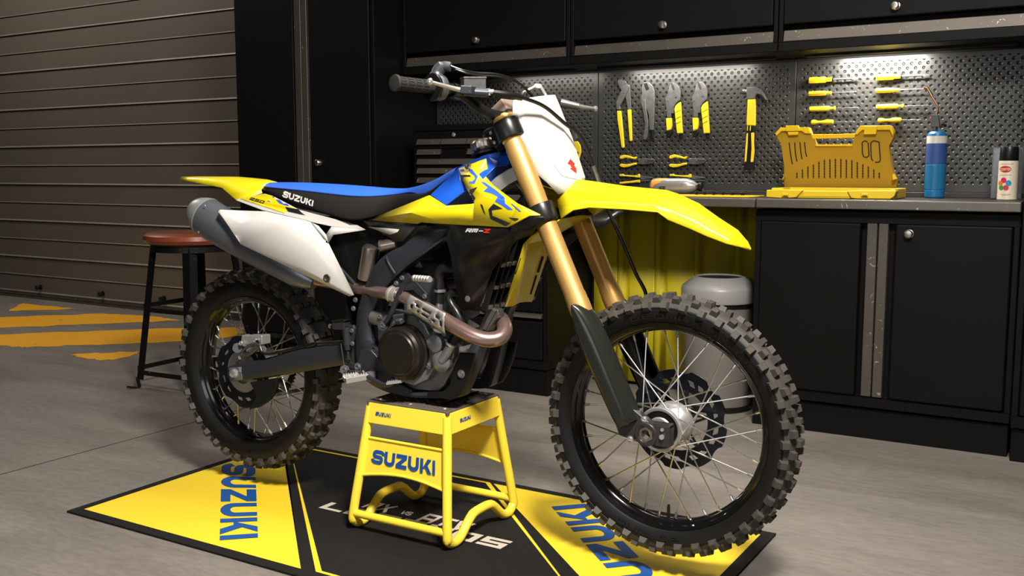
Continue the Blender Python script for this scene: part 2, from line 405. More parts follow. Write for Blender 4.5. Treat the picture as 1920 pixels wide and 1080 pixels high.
for px in ((68, 539.5), (185, 552), (300, 561)):
    p = V(px[0], px[1], YD-.04)
    obj('door_bolt', MB().lathe([(.022, 0), (.022, .004), (.010, .006), (.010, .022), (.017, .024), (.020, .032), (.016, .042), (.0, .046)], (p.x, YD, p.z), (0, -1, 0), 20), 'black_sat', dr)
# ---------------------------------------------------------------- cabinets
def knob(p, parent, d=(0, -1, 0)):
    return obj('knob', MB().lathe([(.016, 0), (.016, .003), (.008, .005), (.008, .014), (.015, .018), (.0165, .024), (.012, .029), (0, .031)], p, d, 20), 'knob', parent)
def tall_cabinet(x0, x1, label):
    yf = 1.60; t = thing('tall_cabinet', label, 'cabinet', ((x0+x1)/2, 1.86, 0), 'tall black cabinets')
    body = MB().box((x0, yf+.035, .128), (x1, 2.155, 2.6)).box((x0+.002, yf+.02, 0), (x1-.002, 2.155, .122))
    body.box((x0, yf, .128), (x1, yf+.035, .17)).box((x0, yf, .17), (x0+.022, yf+.035, 2.6)).box((x1-.022, yf, .17), (x1, yf+.035, 2.6))
    obj('body', body, 'cab', t, bevel=.003)
    xm = x0+.485
    for (a, b_, s_) in ((x0+.026, xm-.055, 1), (xm+.06, x1-.026, -1)):
        d = obj('door', MB().box((a, yf-.006, .176), (b_, yf+.03, 2.59)), 'cab', t, bevel=.006)
        if s_ == -1: knob((a+.055, yf-.006, 1.105), d)
        if s_ == 1: obj('handle_strip', MB().box((xm-.047, yf-.004, .176), (xm-.002, yf+.03, 2.59)), 'strip', d, bevel=.004)
        else: obj('handle_strip', MB().box((xm+.002, yf-.004, .176), (xm+.040, yf+.03, 2.59)), 'strip', d, bevel=.004)
    return t
tall_cabinet(-2.479, -1.513, 'tall black two-door cabinet between the garage door and the tool chest')
tall_cabinet(1.417, 2.383, 'tall black cabinet at the right end of the workbench, beside the spray can')
# base cabinet with two doors on the right
def base_doors(x0, x1):
    yf = 1.65; t = thing('base_cabinet', 'black two-door base cabinet under the right worktop, with a steel knob', 'cabinet', ((x0+x1)/2, 1.88, 0), 'base cabinets')
    body = MB().box((x0, yf+.04, .128), (x1, 2.12, .903)).box((x0+.002, yf+.02, 0), (x1-.002, 2.12, .121))
    body.box((x0, yf, .13), (x1, yf+.04, .170)).box((x0, yf, .862), (x1, yf+.04, .903)).box((x0, yf, .17), (x0+.022, yf+.04, .862)).box((x1-.02, yf, .17), (x1, yf+.04, .862))
    obj('body', body, 'cab', t, bevel=.003)
    xm = .9165
    for a, b_, s_ in ((x0+.024, xm-.062, 1), (xm+.066, x1-.022, -1)):
        d = obj('door', MB().box((a, yf-.012, .175), (b_, yf+.03, .858)), 'cab', t, bevel=.008)
        h = (xm-.041, xm-.002) if s_ == 1 else (xm+.002, xm+.039)
        obj('handle_strip', MB().box((h[0], yf+.002, .173), (h[1], yf+.03, .86)), 'strip', d, bevel=.004)
        if s_ == -1: knob((1.034, yf-.012, .823), d)
base_doors(.435, 1.408)
# base cabinet with drawers, behind the motorcycle
t = thing('base_cabinet', 'black drawer base cabinet behind the engine of the motorcycle', 'cabinet', (-1.03, 1.88, 0), 'base cabinets')
x0, x1, yf = -1.508, -.545, 1.65
body = MB().box((x0, yf+.04, .126), (x1, 2.12, .903)).box((x0, yf+.012, 0), (x1-.002, 2.12, .121)).box((x0, yf, .126), (x1, yf+.04, .168)).box((x0, yf, .168), (x0+.02, yf+.04, .903)).box((x1-.022, yf, .168), (x1, yf+.04, .903))
obj('body', body, 'cab', t, bevel=.003)
for z0, z1 in ((.172, .355), (.402, .585), (.63, .84)):
    d = obj('drawer', MB().box((x0+.023, yf-.006, z0), (x1-.024, yf+.03, z1)), 'cab', t, bevel=.005)
    obj('handle_strip', MB().prism([(x0+.03, yf-.008, z1+.017), (x0+.03, yf+.012, z1+.045), (x0+.03, yf+.03, z1+.045), (x0+.03, yf+.03, z1+.012)], (x1-x0-.06, 0, 0)), 'strip', d)
# worktops
for x0, x1, lb in ((-1.508, -.532, 'dark worktop with metal edge under the tool chest'), (-.528, .445, 'dark worktop with scratched metal edge above the yellow panel'), (.449, 1.411, 'dark worktop with scratched metal edge above the two-door cabinet')):
    t = thing('worktop', lb, 'worktop', ((x0+x1)/2, 1.86, .905), 'worktops')
    obj('top', MB().box((x0, 1.622, .912), (x1, 2.12, .950)), 'top', t, bevel=.002)
    obj('metal_edge', MB().box((x0, 1.60, .912), (x1, 1.622, .949)), 'edge', t, bevel=.005, bseg=3)
# yellow corrugated panel below the open worktop
y0 = 2.135; pts = []; x = -.53; per = .20
while x < .42:
    pts += [(x, y0-.026), (x+.122, y0-.026), (x+.126, y0-.018), (x+.130, y0-.026), (x+.150, y0-.026), (x+.156, y0), (x+.176, y0), (x+.196, y0-.026)]; x += per
pts = [p for p in pts if p[0] < .42]; pts.append((.428, pts[-1][1]))
yw = MB(); yw.grid([[Vector((a, b_, 0.02)) for a, b_ in pts], [Vector((a, b_, .905)) for a, b_ in pts]])
tag(obj('corrugated_panel', yw, 'yellow_wall', solid=.004, angle=20), 'yellow corrugated steel panel behind the grey bin', 'panel')
# pegboards
def peg_mat():
    m = bpy.data.materials.new('dimpled_pegboard'); m.use_nodes = True; nt = m.node_tree; b = nt.nodes['Principled BSDF']
    b.inputs['Metallic'].default_value = .55; b.inputs['Roughness'].default_value = .40
    tc = nt.nodes.new('ShaderNodeTexCoord'); sx = nt.nodes.new('ShaderNodeSeparateXYZ'); nt.links.new(tc.outputs['Object'], sx.inputs[0])
    def mth(op, a, b_=None, c=None):
        n = nt.nodes.new('ShaderNodeMath'); n.operation = op
        for i, q in enumerate((a, b_, c)):
            if q is None: continue
            if isinstance(q, (int, float)): n.inputs[i].default_value = q
            else: nt.links.new(q, n.inputs[i])
        return n.outputs[0]
    A, B = .03204, .0383
    def cell(ox, oz):
        u = mth('SUBTRACT', mth('FRACT', mth('ADD', mth('DIVIDE', sx.outputs['X'], A), 100.5+ox)), .5)
        w = mth('SUBTRACT', mth('FRACT', mth('ADD', mth('DIVIDE', sx.outputs['Z'], B), 100.5+oz)), .5)
        u = mth('MULTIPLY', u, A); w = mth('MULTIPLY', w, B)
        return mth('SQRT', mth('ADD', mth('MULTIPLY', u, u), mth('MULTIPLY', w, w)))
    d = mth('MINIMUM', cell(0, 0), cell(.5, .5))
    # keep a plain margin round the board
    mx_ = mth('GREATER_THAN', mth('ABSOLUTE', sx.outputs['X']), .462); mz = mth('GREATER_THAN', mth('ABSOLUTE', mth('SUBTRACT', sx.outputs['Z'], .292)), .262)
    d = mth('ADD', d, mth('MULTIPLY', mth('MAXIMUM', mx_, mz), .05))
    mr = nt.nodes.new('ShaderNodeMapRange'); mr.interpolation_type = 'SMOOTHSTEP'; mr.inputs['From Min'].default_value = .0035; mr.inputs['From Max'].default_value = .0075
    nt.links.new(d, mr.inputs['Value'])
    bp = nt.nodes.new('ShaderNodeBump'); bp.inputs['Distance'].default_value = .0035; bp.inputs['Strength'].default_value = 1.
    nt.links.new(mr.outputs['Result'], bp.inputs['Height']); nt.links.new(bp.outputs['Normal'], b.inputs['Normal'])
    r = nt.nodes.new('ShaderNodeMix'); r.data_type = 'RGBA'; r.inputs[6].default_value = (.013, .013, .0125, 1); r.inputs[7].default_value = (.058, .058, .055, 1)
    nt.links.new(mr.outputs['Result'], r.inputs[0]); nt.links.new(r.outputs[2], b.inputs['Base Color'])
    return m
M['peg'] = peg_mat()
for x0, x1, lb in ((-1.508, -.530, 'dark grey dimpled pegboard behind the handlebar and number plate'), (-.526, .449, 'dark grey dimpled pegboard holding pliers and the hammer'), (.453, 1.41, 'dark grey dimpled pegboard holding the screwdrivers')):
    pb_ = tag(obj('pegboard', MB().box((x0, 2.13, .972), (x1, 2.158, 1.545)), 'peg', bevel=.002), lb, 'pegboard', 'pegboards')
    us_ = obj('base_strip', MB().box((x0, 2.10, .9505), (x1, 2.158, .9715)), 'top', pb_, bevel=.002)
# wall cabinets
for x0, x1, kx, lb in ((-1.508, -.532, -1.045, 'black wall cabinet above the handlebar'), (-.528, .449, -.060, 'black wall cabinet above the hammer and pliers'), (.453, 1.41, .915, 'black wall cabinet above the screwdrivers')):
    t = thing('wall_cabinet', lb, 'cabinet', ((x0+x1)/2, 2.0, 1.55), 'wall cabinets'); yf = 1.83
    body = MB().box((x0, yf+.07, 1.58), (x1, 2.155, 2.3)).box((x0, yf, 1.555), (x1, 2.155, 1.594)).box((x0, yf, 1.594), (x0+.018, yf+.07, 2.3)).box((x1-.018, yf, 1.594), (x1, yf+.07, 2.3))
    obj('body', body, 'cab', t, bevel=.003)
    d = obj('door', MB().box((x0+.02, yf-.005, 1.664), (x1-.02, yf+.02, 2.28)), 'cab', t, bevel=.005)
    knob((kx, yf-.005, 1.702), d)
    obj('handle_strip', MB().prism([(x0+.02, yf+.004, 1.596), (x0+.02, yf+.014, 1.640), (x0+.02, yf+.05, 1.648), (x0+.02, yf+.05, 1.596)], (x1-x0-.04, 0, 0)), 'strip', t)
# light rails under the wall cabinets (lamps)
for x0, x1, w_, lb in ((-1.45, -.60, 1.5, 'slim lamp under the wall cabinet above the handlebar'), (-.47, .39, 2.2, 'slim lamp under the wall cabinet above the pliers'), (.52, 1.34, 2.6, 'slim lamp under the wall cabinet above the screwdrivers')):
    tag(obj('light_rail', MB().box((x0, 1.995, 1.545), (x1, 2.035, 1.555)), 'cab_dark', bevel=.001), lb, 'lamp', 'lamps under the wall cabinets')
# ---------------------------------------------------------------- tool chest on the worktop
t = thing('tool_chest', 'black tool chest with scratched drawer strips on the worktop behind the fuel tank', 'tool chest', (-1.0, 1.88, .952))

x0, x1, yf = -1.345, -.655, 1.70
obj('body', MB().box((x0, yf, .952), (x1, 2.08, 1.256)), 'cab', t, bevel=.003)
ld = obj('lid', MB().box((x0-.002, yf-.004, 1.258), (x1+.002, 2.082, 1.290)), 'cab', t, bevel=.006)
obj('key_lock', MB().lathe([(.010, 0), (.010, .004), (.007, .006), (0, .006)], (-1.10, yf, 1.238), (0, -1, 0), 18), 'chrome', t)
def drawer(a, b_, z0, z1):
    d = obj('drawer', MB().box((a, yf-.006, z0), (b_, yf+.01, z1-.004)), 'cab', t, bevel=.002)
    obj('handle_strip', MB().prism([(a, yf-.008, z1-.026), (a, yf-.020, z1-.030), (a, yf-.008, z1-.003), (a, yf, z1-.003)], (b_-a, 0, 0)), 'strip', d)
ds = [(1.172, 1.222), (1.124, 1.172), (1.079, 1.124), (1.032, 1.079), (.962, 1.032)]
for a, b_ in ((x0+.028, -1.173), (-1.167, -1.020), (-1.014, -.86), (-.854, x1-.02)):
    drawer(a, b_, *ds[0])
    if a != -1.167: drawer(a, b_, *ds[1])
for z0, z1 in ds[2:]: drawer(x0+.028, x1-.02, z0, z1)
# ---------------------------------------------------------------- bin
cx, cy = .200, 1.895
t = thing('waste_bin', 'round grey waste bin with an open-topped lid under the worktop', 'bin', (cx, cy, 0))
obj('body', MB().lathe([(0, 0), (.148, 0), (.152, .008), (.152, .50), (.14, .50), (.13, .05), (0, .045)], (cx, cy, 0), (0, 0, 1), 48), 'can_body', t)
obj('foot_ring', MB().lathe([(.153, -.0), (.157, .004), (.157, .022), (.153, .026)], (cx, cy, 0), (0, 0, 1), 48), 'black', t)
obj('lid', MB().lathe([(.150, .478), (.166, .484), (.168, .492), (.168, .538), (.163, .552), (.112, .592), (.104, .594), (.098, .590), (.098, .57), (.150, .535), (.155, .50)], (cx, cy, 0), (0, 0, 1), 48, closed=True), 'can_lid', t)
obj('inner_shade', MB().lathe([(.0965, .588), (.0965, .12), (0, .12)], (cx, cy, 0), (0, 0, 1), 40), 'black', t, solid=.001)  # added black sleeve standing in for the shade inside the bin
obj('seal_ring', MB().lathe([(.153, .462), (.159, .466), (.159, .478), (.153, .480)], (cx, cy, 0), (0, 0, 1), 48), 'black', t)
# ---------------------------------------------------------------- stool
sc = Vector((-2.19, 1.01, 0)); rt = Vector((.656, .755, 0)); fw = Vector((-.755, .656, 0)); up = Vector((0, 0, 1))
t = thing('bar_stool', 'worn iron bar stool with a round red-brown wooden seat, behind the rear wheel', 'stool', sc)
obj('seat', MB().lathe([(0, .705), (.20, .705), (.224, .712), (.236, .730), (.232, .750), (.212, .763), (.12, .758), (0, .756)], sc, up, 40), 'wood', t)
obj('apron', MB().lathe([(.196, .672), (.202, .672), (.202, .705), (.196, .705)], sc, up, 40, closed=True), 'iron', t)
ang = [math.radians(a) for a in (184, 264, 4, 84)]
dirs = [rt*math.cos(a)+fw*math.sin(a) for a in ang]
tops = [sc+d*.200+up*.700 for d in dirs]; feet = [sc+d*.292+up*.006 for d in dirs]
for d, a, b_ in zip(dirs, tops, feet):
    s_ = up.cross(d); ax = (b_-a).normalized(); L = (b_-a).length
    # angle iron: two flanges meeting at the outer corner
    lg = MB()
    for sg in (-1, 1):
        w_ = (s_*sg-d*.8).normalized(); c0 = a+w_*.015; n = ax.cross(w_).normalized()
        lg.obox((a+b_)/2+w_*.021-ax*.02, ax*(L/2-.02), w_*.021, n*.002)
    lg.tube(catmull([b_-ax*.05, b_-ax*.03-d*.004, b_-d*.012+up*.0, b_+d*.015, b_+d*.045+up*.006], 5), .009, 8, flat=tuple(ax))
    obj('leg', lg, 'iron', t)
for k in range(4):
    for zf, in ((.385,), (.075,)):
        f_ = (1-zf/.70); a = tops[k].lerp(feet[k], f_); b_ = tops[(k+1) % 4].lerp(feet[(k+1) % 4], f_)
        dz = .02 if k % 2 else 0
        obj('rung', MB().obox((a+b_)/2+up*dz, (b_-a)/2, up*.011, (b_-a).cross(up).normalized()*.002), 'iron', t)
# ================================================================ FLOOR MAT
t = thing('floor_mat', 'yellow and black floor mat printed with blue and white lettering under the motorcycle', 'mat', (-.07, -.05, 0))
matte = mat('black_mat_weave', (.0075, .0068, .0064), .9, spec=.25, bump=(420, .5)); mat_y = mat('yellow_mat_print', (.82, .58, .02), .62, bump=(420, .35))
X0, X1, Y0, Y1 = -1.045, .905, -.524, .428
obj('mat_base', MB().box((X0, Y0, .0005), (X1, Y1, .007)), matte, t, bevel=.0015)
g = lambda u, w_: (100+u/1.92, 820+w_/1.92)
ZT = .0072
def zp(px): p = VZ(px[0], px[1], ZT); return p
yl = zp(g(110, 258)); e1 = zp(g(891, 473)); e2 = zp(g(833, 93)); bx = .036
ex_ = lambda y: e1.x+(e2.x-e1.x)*(y-e1.y)/(e2.y-e1.y)
obj('yellow_panel', MB().add([(X0+bx, Y0+bx, ZT+.0003), (ex_(Y0+bx), Y0+bx, ZT+.0003), (ex_(Y1-bx), Y1-bx, ZT+.0003), (X0+bx, Y1-bx, ZT+.0003)], [(0, 1, 2, 3)]), mat_y, t)
f1 = zp(g(1590, 172)); f2 = zp(g(1890, 495)); sl = (f2.x-f1.x)/(f2.y-f1.y)
fx = lambda y, x_=f1.x, yy=f1.y: x_+sl*(y-yy)
xe = X1-bx
if fx(Y0+bx) > xe: pp = [(xe, f1.y+(xe-f1.x)/sl), (xe, Y1-bx), (fx(Y1-bx), Y1-bx)]
else: pp = [(fx(Y0+bx), Y0+bx), (xe, Y0+bx), (xe, Y1-bx), (fx(Y1-bx), Y1-bx)]
obj('yellow_panel', MB().add([(a_, b_, ZT+.0003) for a_, b_ in pp], [tuple(range(len(pp)))]), mat_y, t)
h1 = zp(g(862, 85)); h2 = zp(g(945, 484)); s1 = (h2.x-h1.x)/(h2.y-h1.y); k1 = zp(g(1600, 200)); k2 = zp(g(1820, 492)); s2 = (k2.x-k1.x)/(k2.y-k1.y)
lx = lambda y: h1.x+s1*(y-h1.y); rx = lambda y: k1.x+s2*(y-k1.y)
ya, yb, lw = Y0+bx+.006, Y1-bx+.004, .011
obj('yellow_line', MB().add([(lx(ya), ya, ZT+.0003), (lx(ya)+lw, ya+lw, ZT+.0003), (lx(yb)+lw, yb-lw, ZT+.0003), (lx(yb), yb, ZT+.0003), (rx(yb), yb, ZT+.0003), (rx(yb)-lw, yb-lw, ZT+.0003), (rx(ya)-lw, ya+lw, ZT+.0003), (rx(ya), ya, ZT+.0003)],
    [(0, 1, 2, 3), (3, 2, 5, 4), (4, 5, 6, 7), (0, 7, 6, 1)]), mat_y, t)
mat_b = mat('blue_mat_print', (.004, .07, .29), .6, bump=(420, .3)); mat_w = mat('silver_mat_print', (.52, .46, .38), .6, bump=(420, .3)); 
q = [zp(g(*a)) for a in ((606, 98), (599, 372), (737, 362), (727, 103))]
flat_letters('lettering', 'SUZUKI', q, mat_b, t, (0, 0, .0006), t=.27, w=.98)
c7 = lambda u, w_: (1020+u/4.154, 790+w_/4.154)
b1, t1, zs_ = zp(c7(320, 645)), zp(c7(58, 668)), zp(c7(740, 1060))
b0 = b1+(zs_-b1)/.618
flat_letters('lettering', 'SUZUKI', [b0, b1, t1, b0+t1-b1], mat_b, t, (0, 0, .0006), t=.27, w=.98)
q = [zp(a) for a in ((597, 952), (938, 1030), (962, 1016), (622, 942))]
flat_letters('lettering', 'LEGEND5', q, mat_w, t, (0, 0, .0006), t=.24, w=1.5, gap=.22)
q = [zp(a) for a in ((676, 951), (722, 962), (748, 950), (702, 941))]; flat_letters('lettering', 'MX', q, mat_w, t, (0, 0, .0006), t=.22, w=1.2)
q = [zp(a) for a in ((748, 963), (768, 968), (776, 961), (758, 958))]; flat_letters('lettering', 'VS', q, mat_w, t, (0, 0, .0006), t=.2, w=1.3)
q = [zp(a) for a in ((778, 976), (868, 996), (893, 983), (806, 963))]; flat_letters('lettering', 'ATV', q, mat_w, t, (0, 0, .0006), t=.22, w=1.3)
# ================================================================ BIKE STAND
t = thing('bike_stand', 'yellow tubular bike stand with blue lettering and a black ribbed rubber top', 'stand', (0, 0, .0075))
stand_root = t
cx, cyy = -.006, -.008
def sp(sx, sy, f_):      # corner point, f_=0 base .. 1 top
    bx_, by_, tx_, ty_ = .172, .182, .137, .128
    return Vector((cx+sx*(bx_+(tx_-bx_)*f_), cyy+sy*(by_+(ty_-by_)*f_), .022+f_*(.372-.022)))
for sx in (-1, 1):
    a = sp(sx, -1, 1); b_ = sp(sx, -1, .10); d_ = sp(sx, 1, .10); e = sp(sx, 1, 1); z0 = .0215
    yb_ = b_.y; 
    path = [a, a.lerp(b_, .5), b_, Vector((b_.x, b_.y+.004, z0+.014)), Vector((b_.x, b_.y+.024, z0)), Vector((b_.x, b_.y+.06, z0+.004)), Vector((b_.x, cyy-.065, .066)), Vector((b_.x, cyy-.035, .078)), Vector((b_.x, cyy+.035, .078)), Vector((b_.x, cyy+.065, .066)),
            Vector((b_.x, d_.y-.06, z0+.004)), Vector((b_.x, d_.y-.024, z0)), Vector((b_.x, d_.y-.004, z0+.014)), d_, d_.lerp(e, .5), e]
    obj('side_frame', MB().tube(catmull(path, 6), .0135, 16), 'stand', t)
for sy in (-1, 1):
    a = sp(-1, sy, .10); b_ = sp(1, sy, .10)
    obj('cross_tube', MB().tube([a, b_], .0115, 14), 'stand', t)
    # sign plate between the legs with an arched lower edge
    A, B, Cc, D = sp(-1, sy, .42), sp(1, sy, .42), sp(1, sy, .74), sp(-1, sy, .74)
    n = 12; low = [A.lerp(B, i/n)+(D-A).normalized()*.020*math.sin(PI*i/n) for i in range(n+1)]
    pl = MB().prism(low+[Cc, D], (0, .003, 0)).tube(low, .0045, 8).tube([D, Cc], .0045, 8)
    sg = obj('sign_plate', pl, 'stand', t)
    if sy < 0:
        n_ = (B-A).cross(D-A).normalized(); n_ = n_ if n_.y < 0 else -n_
        f_ = quad_map([A, B, Cc, D]); q = [f_(.13, .36), f_(.87, .36), f_(.87, .72), f_(.13, .72)]
        flat_letters('lettering', 'SUZUKI', q, 'blue_ink', sg, n_*.0009, t=.27, w=1.15)
for (sx0, sy0, sx1, sy1, txt) in ((-1, -1, 1, -1, .12), (1, -1, 1, 1, .18), (1, 1, -1, 1, None), (-1, 1, -1, -1, None)):
    A, B = sp(sx0, sy0, .865), sp(sx1, sy1, .865); Cc, D = sp(sx1, sy1, 1.035), sp(sx0, sy0, 1.035)
    n_ = (B-A).cross(D-A).normalized(); mid = (A+B)/2-Vector((cx, cyy, A.z)); n_ = n_ if n_.dot(mid) > 0 else -n_
    rim = obj('top_rail', MB().prism([p+n_*.010 for p in (A, B, Cc, D)], -n_*.004).prism([p+n_*.011 for p in (A, B, Cc, D)], -n_*.012), 'stand', t, bevel=.002)
    if txt is not None:
        f_ = quad_map([p+n_*.0118 for p in (A, B, Cc, D)])
        q = [f_(txt, .42), f_(txt+.20, .42), f_(txt+.20, .60), f_(txt, .60)]
        flat_letters('lettering', 'SUZUKI', q, 'blue_ink', rim, n_*.0005, t=.26, w=1.1)
a, b_ = sp(-1, -1, 1), sp(1, 1, 1)
tp = MB().box((a.x-.008, a.y-.008, .378), (b_.x+.008, b_.y+.008, .391))
tb = obj('tread_pad', tp, 'tread', t, bevel=.003)
rb = MB()
for i in range(14):
    for j in range(14):
        px = a.x+.006+(b_.x-a.x-.012)*i/13; py = a.y+.006+(b_.y-a.y-.012)*j/13; s_ = .006
        dx, dy = (s_, s_*.25) if (i+j) % 2 else (s_*.25, s_)
        rb.box((px-dx, py-dy, .391), (px+dx, py+dy, .3925))
obj('tread_pattern', rb, 'tread', tb)
for ix, iy in ((.08, .08), (.92, .08), (.92, .92), (.08, .92), (.5, .05), (.95, .5)):
    obj('rivet', MB().lathe([(.006, 0), (.005, .0025), (0, .003)], (a.x+(b_.x-a.x)*ix, a.y+(b_.y-a.y)*iy, .391), (0, 0, 1), 14), 'silver', tb)
obj('top_frame', MB().box((a.x-.004, a.y-.004, .360), (b_.x+.004, b_.y+.004, .378)), 'stand', t, bevel=.003)
# ================================================================ MOTORCYCLE
BK = thing('dirt_bike', 'yellow, blue and white motocross bike with gold forks raised on the yellow stand', 'motorcycle', (0, 0, .3945))
def wheel(c, rb, yb, R, ys, W, spokes, nr, front):
    """c centre, rb bead radius, yb bead half width, R crown radius, ys shoulder half width"""
    c = Vector(c)
    Rb = R-.012                      # carcass under the knobs
    half = [(rb-.006, yb-.006), (rb, yb), (rb+.006, yb+.004), (rb+.018, ys*.93), (rb+.030, ys), (Rb-.022, ys*.96), (Rb-.010, ys*.80), (Rb-.003, ys*.5), (Rb, 0)]
    prof = [(r, -y) for r, y in half]+[(r, y) for r, y in reversed(half[:-1])]
    seg = 108
    tm = MB().lathe(prof, c, (0, 1, 0), seg, 0, closed=True)
    npf = len(prof)
    for i in range(npf-1):           # sidewall faces get the smoother rubber
        r0, r1 = prof[i][0], prof[i+1][0]
        if max(r0, r1) < Rb-.019:
            for j in range(seg): tm.m[i*seg+j] = 1
    def knobs(count, off, y0, rbase, h, wy, wt, tilt, taper=.8):
        for k in range(count):
            a = 2*PI*(k+off)/count
            rad = Vector((math.cos(a), 0, math.sin(a))); tan = Vector((-math.sin(a), 0, math.cos(a))); yy = Vector((0, 1, 0))
            n = (rad*math.cos(tilt)+yy*math.sin(tilt)).normalized(); s_ = n.cross(tan).normalized()
            b0 = c+rad*rbase+yy*y0; vs = []
            for lv, sc_ in ((-.004, 1.12), (h, taper)):
                for i, j in ((-1, -1), (1, -1), (1, 1), (-1, 1)): vs.append(b0+n*lv+tan*(i*wt*sc_)+s_*(j*wy*sc_))
            tm.add(vs, [(0, 3, 2, 1), (4, 5, 6, 7), (0, 1, 5, 4), (1, 2, 6, 5), (2, 3, 7, 6), (3, 0, 4, 7)], 0)
    nk = W
    for sg in (-1, 1):
        knobs(nk, .0, sg*ys*.955, Rb-.0195, .0125, .0105, .0100, sg*1.12, .78)
        knobs(nk, .5, sg*ys*.64, Rb-.0065, .0130, .0088, .0100, sg*.46)
    if front:
        knobs(nk//2, .0, -ys*.20, Rb-.001, .0135, .0080, .0090, -.10); knobs(nk//2, .0, ys*.20, Rb-.001, .0135, .0080, .0090, .10)
        knobs(nk//2, .5, 0, Rb, .0125, .0115, .0080, 0)
    else:
        knobs(nk//2, .25, -ys*.24, Rb-.0015, .0145, .0105, .0095, -.12); knobs(nk//2, .25, ys*.24, Rb-.0015, .0145, .0105, .0095, .12)
        knobs(nk//2, .75, 0, Rb, .0135, .0125, .0085, 0)
    tyre = obj('front_tyre' if front else 'rear_tyre', tm, ['rubber', 'rubber_side'], BK, angle=42)
    # raised sidewall lettering and bead lines
    M['lug'] = M.get('lug') or mat('fork_lug_metal', (.055, .052, .055), .35, .6)
    lt = MB(); yside = -(ys*.985)-.0012
    def word(txt, a_mid, rm, hh, span, flipd=False):
        for poly in lettering(txt, t=.20, w=1.35, gap=.25, slant=.12):
            pts = []
            for p in poly:
                s_ = (p.x-.5)*span; rr = rm+(p.y-.5)*hh
                aa = a_mid-s_ if not flipd else a_mid+s_
                if flipd: rr = rm-(p.y-.5)*hh
                pts.append(c+Vector((math.cos(aa)*rr, yside*.985+(rm-rr)*.22-.0010, math.sin(aa)*rr)))
            lt.add(pts, [tuple(range(len(pts)))])
        obj('sidewall_lettering', lt, 'rubber_side', tyre); lt.__init__()
    rm = (rb+.006+Rb-.034)/2+.001
    if front: word('GEOMAX MX33F', math.radians(72), rm, .014, 1.30); word('DUNLOP', math.radians(262), rm, .014, .62, True)
    else: word('GEOMAX MX33', math.radians(100), rm, .013, 1.05); word('DUNLOP', math.radians(255), rm, .013, .62, True)
    ln = MB()
    for rr in (rb+.010, Rb-.025): ln.lathe([(rr-.0007, -ys*.99-.0003), (rr, -ys*.99-.0013), (rr+.0007, -ys*.99-.0003)], c, (0, 1, 0), 96, closed=True) if rr > rb+.02 else None
    if ln.v: obj('sidewall_rib', ln, 'rubber_side', tyre)
    # rim
    hw = yb-.002
    half = [(rb+.001, hw), (rb-.002, hw+.003), (rb-.006, hw), (rb-.010, hw-.003), (rb-.012, hw-.009), (rb-.018, hw-.013), (rb-.0235, .008), (rb-.025, 0)]
    prof = [(r, -y) for r, y in half]+[(r, y) for r, y in reversed(half[:-1])]+[(rb+.001, 0)]
    rim = obj('rim', MB().lathe(prof, c, (0, 1, 0), 96, closed=True), 'blackrim', tyre, angle=30)
    rn = rb-.025
    return c, tyre, rim, rn
# ---------------------------------------------------------------- front wheel
FC = (.7375, 0, .4037); RC = (-.7375, 0, .400)
c, tyre, rim, rn = wheel(FC, .272, .032, .346, .043, 40, 36, 0, True)
hub = MB().lathe([(.017, -.066), (.030, -.066), (.036, -.058), (.046, -.0585), (.050, -.065), (.056, -.066), (.0585, -.062), (.0585, -.054), (.054, -.051), (.034, -.045), (.026, -.034), (.026, -.020), (.040, -.006), (.052, .004), (.057, .018), (.057, .030), (.050, .034), (.030, .05), (.012, .052)], c, (0, 1, 0), 48)
obj('hub', hub, 'silver', tyre)
obj('hub_seal', MB().lathe([(.031, -.0620), (.0465, -.0620), (.0475, -.0590), (.031, -.0590)], c, (0, 1, 0), 40, closed=True), 'black', tyre)
def spoke_set(c, parent, n, rn, flR, flL, yR, yL, cross=1.05, wob=.0):
    for k in range(n):
        side = k % 2; pair = k//2; d = 1 if pair % 2 else -1
        a = 2*PI*(k+.5)/n; ah = a+d*cross*(1.0 if True else 1)
        fr, fy = (flR, yR) if side == 0 else (flL, yL)
        p0 = c+Vector((math.cos(ah)*fr, fy, math.sin(ah)*fr)); p1 = c+Vector((math.cos(a)*rn, (-.005 if side == 0 else .005), math.sin(a)*rn))
        dr = (p1-p0).normalized()
        mb = MB().tube([p0, p1], .0019, 7).tube([p1-dr*.015, p1-dr*.012, p1+dr*.002], [.0026, .0036, .0038], 8)
        obj('spoke', mb, 'spoke', parent)
spoke_set(c, tyre, 36, rn, .053, .054, -.057, .026)
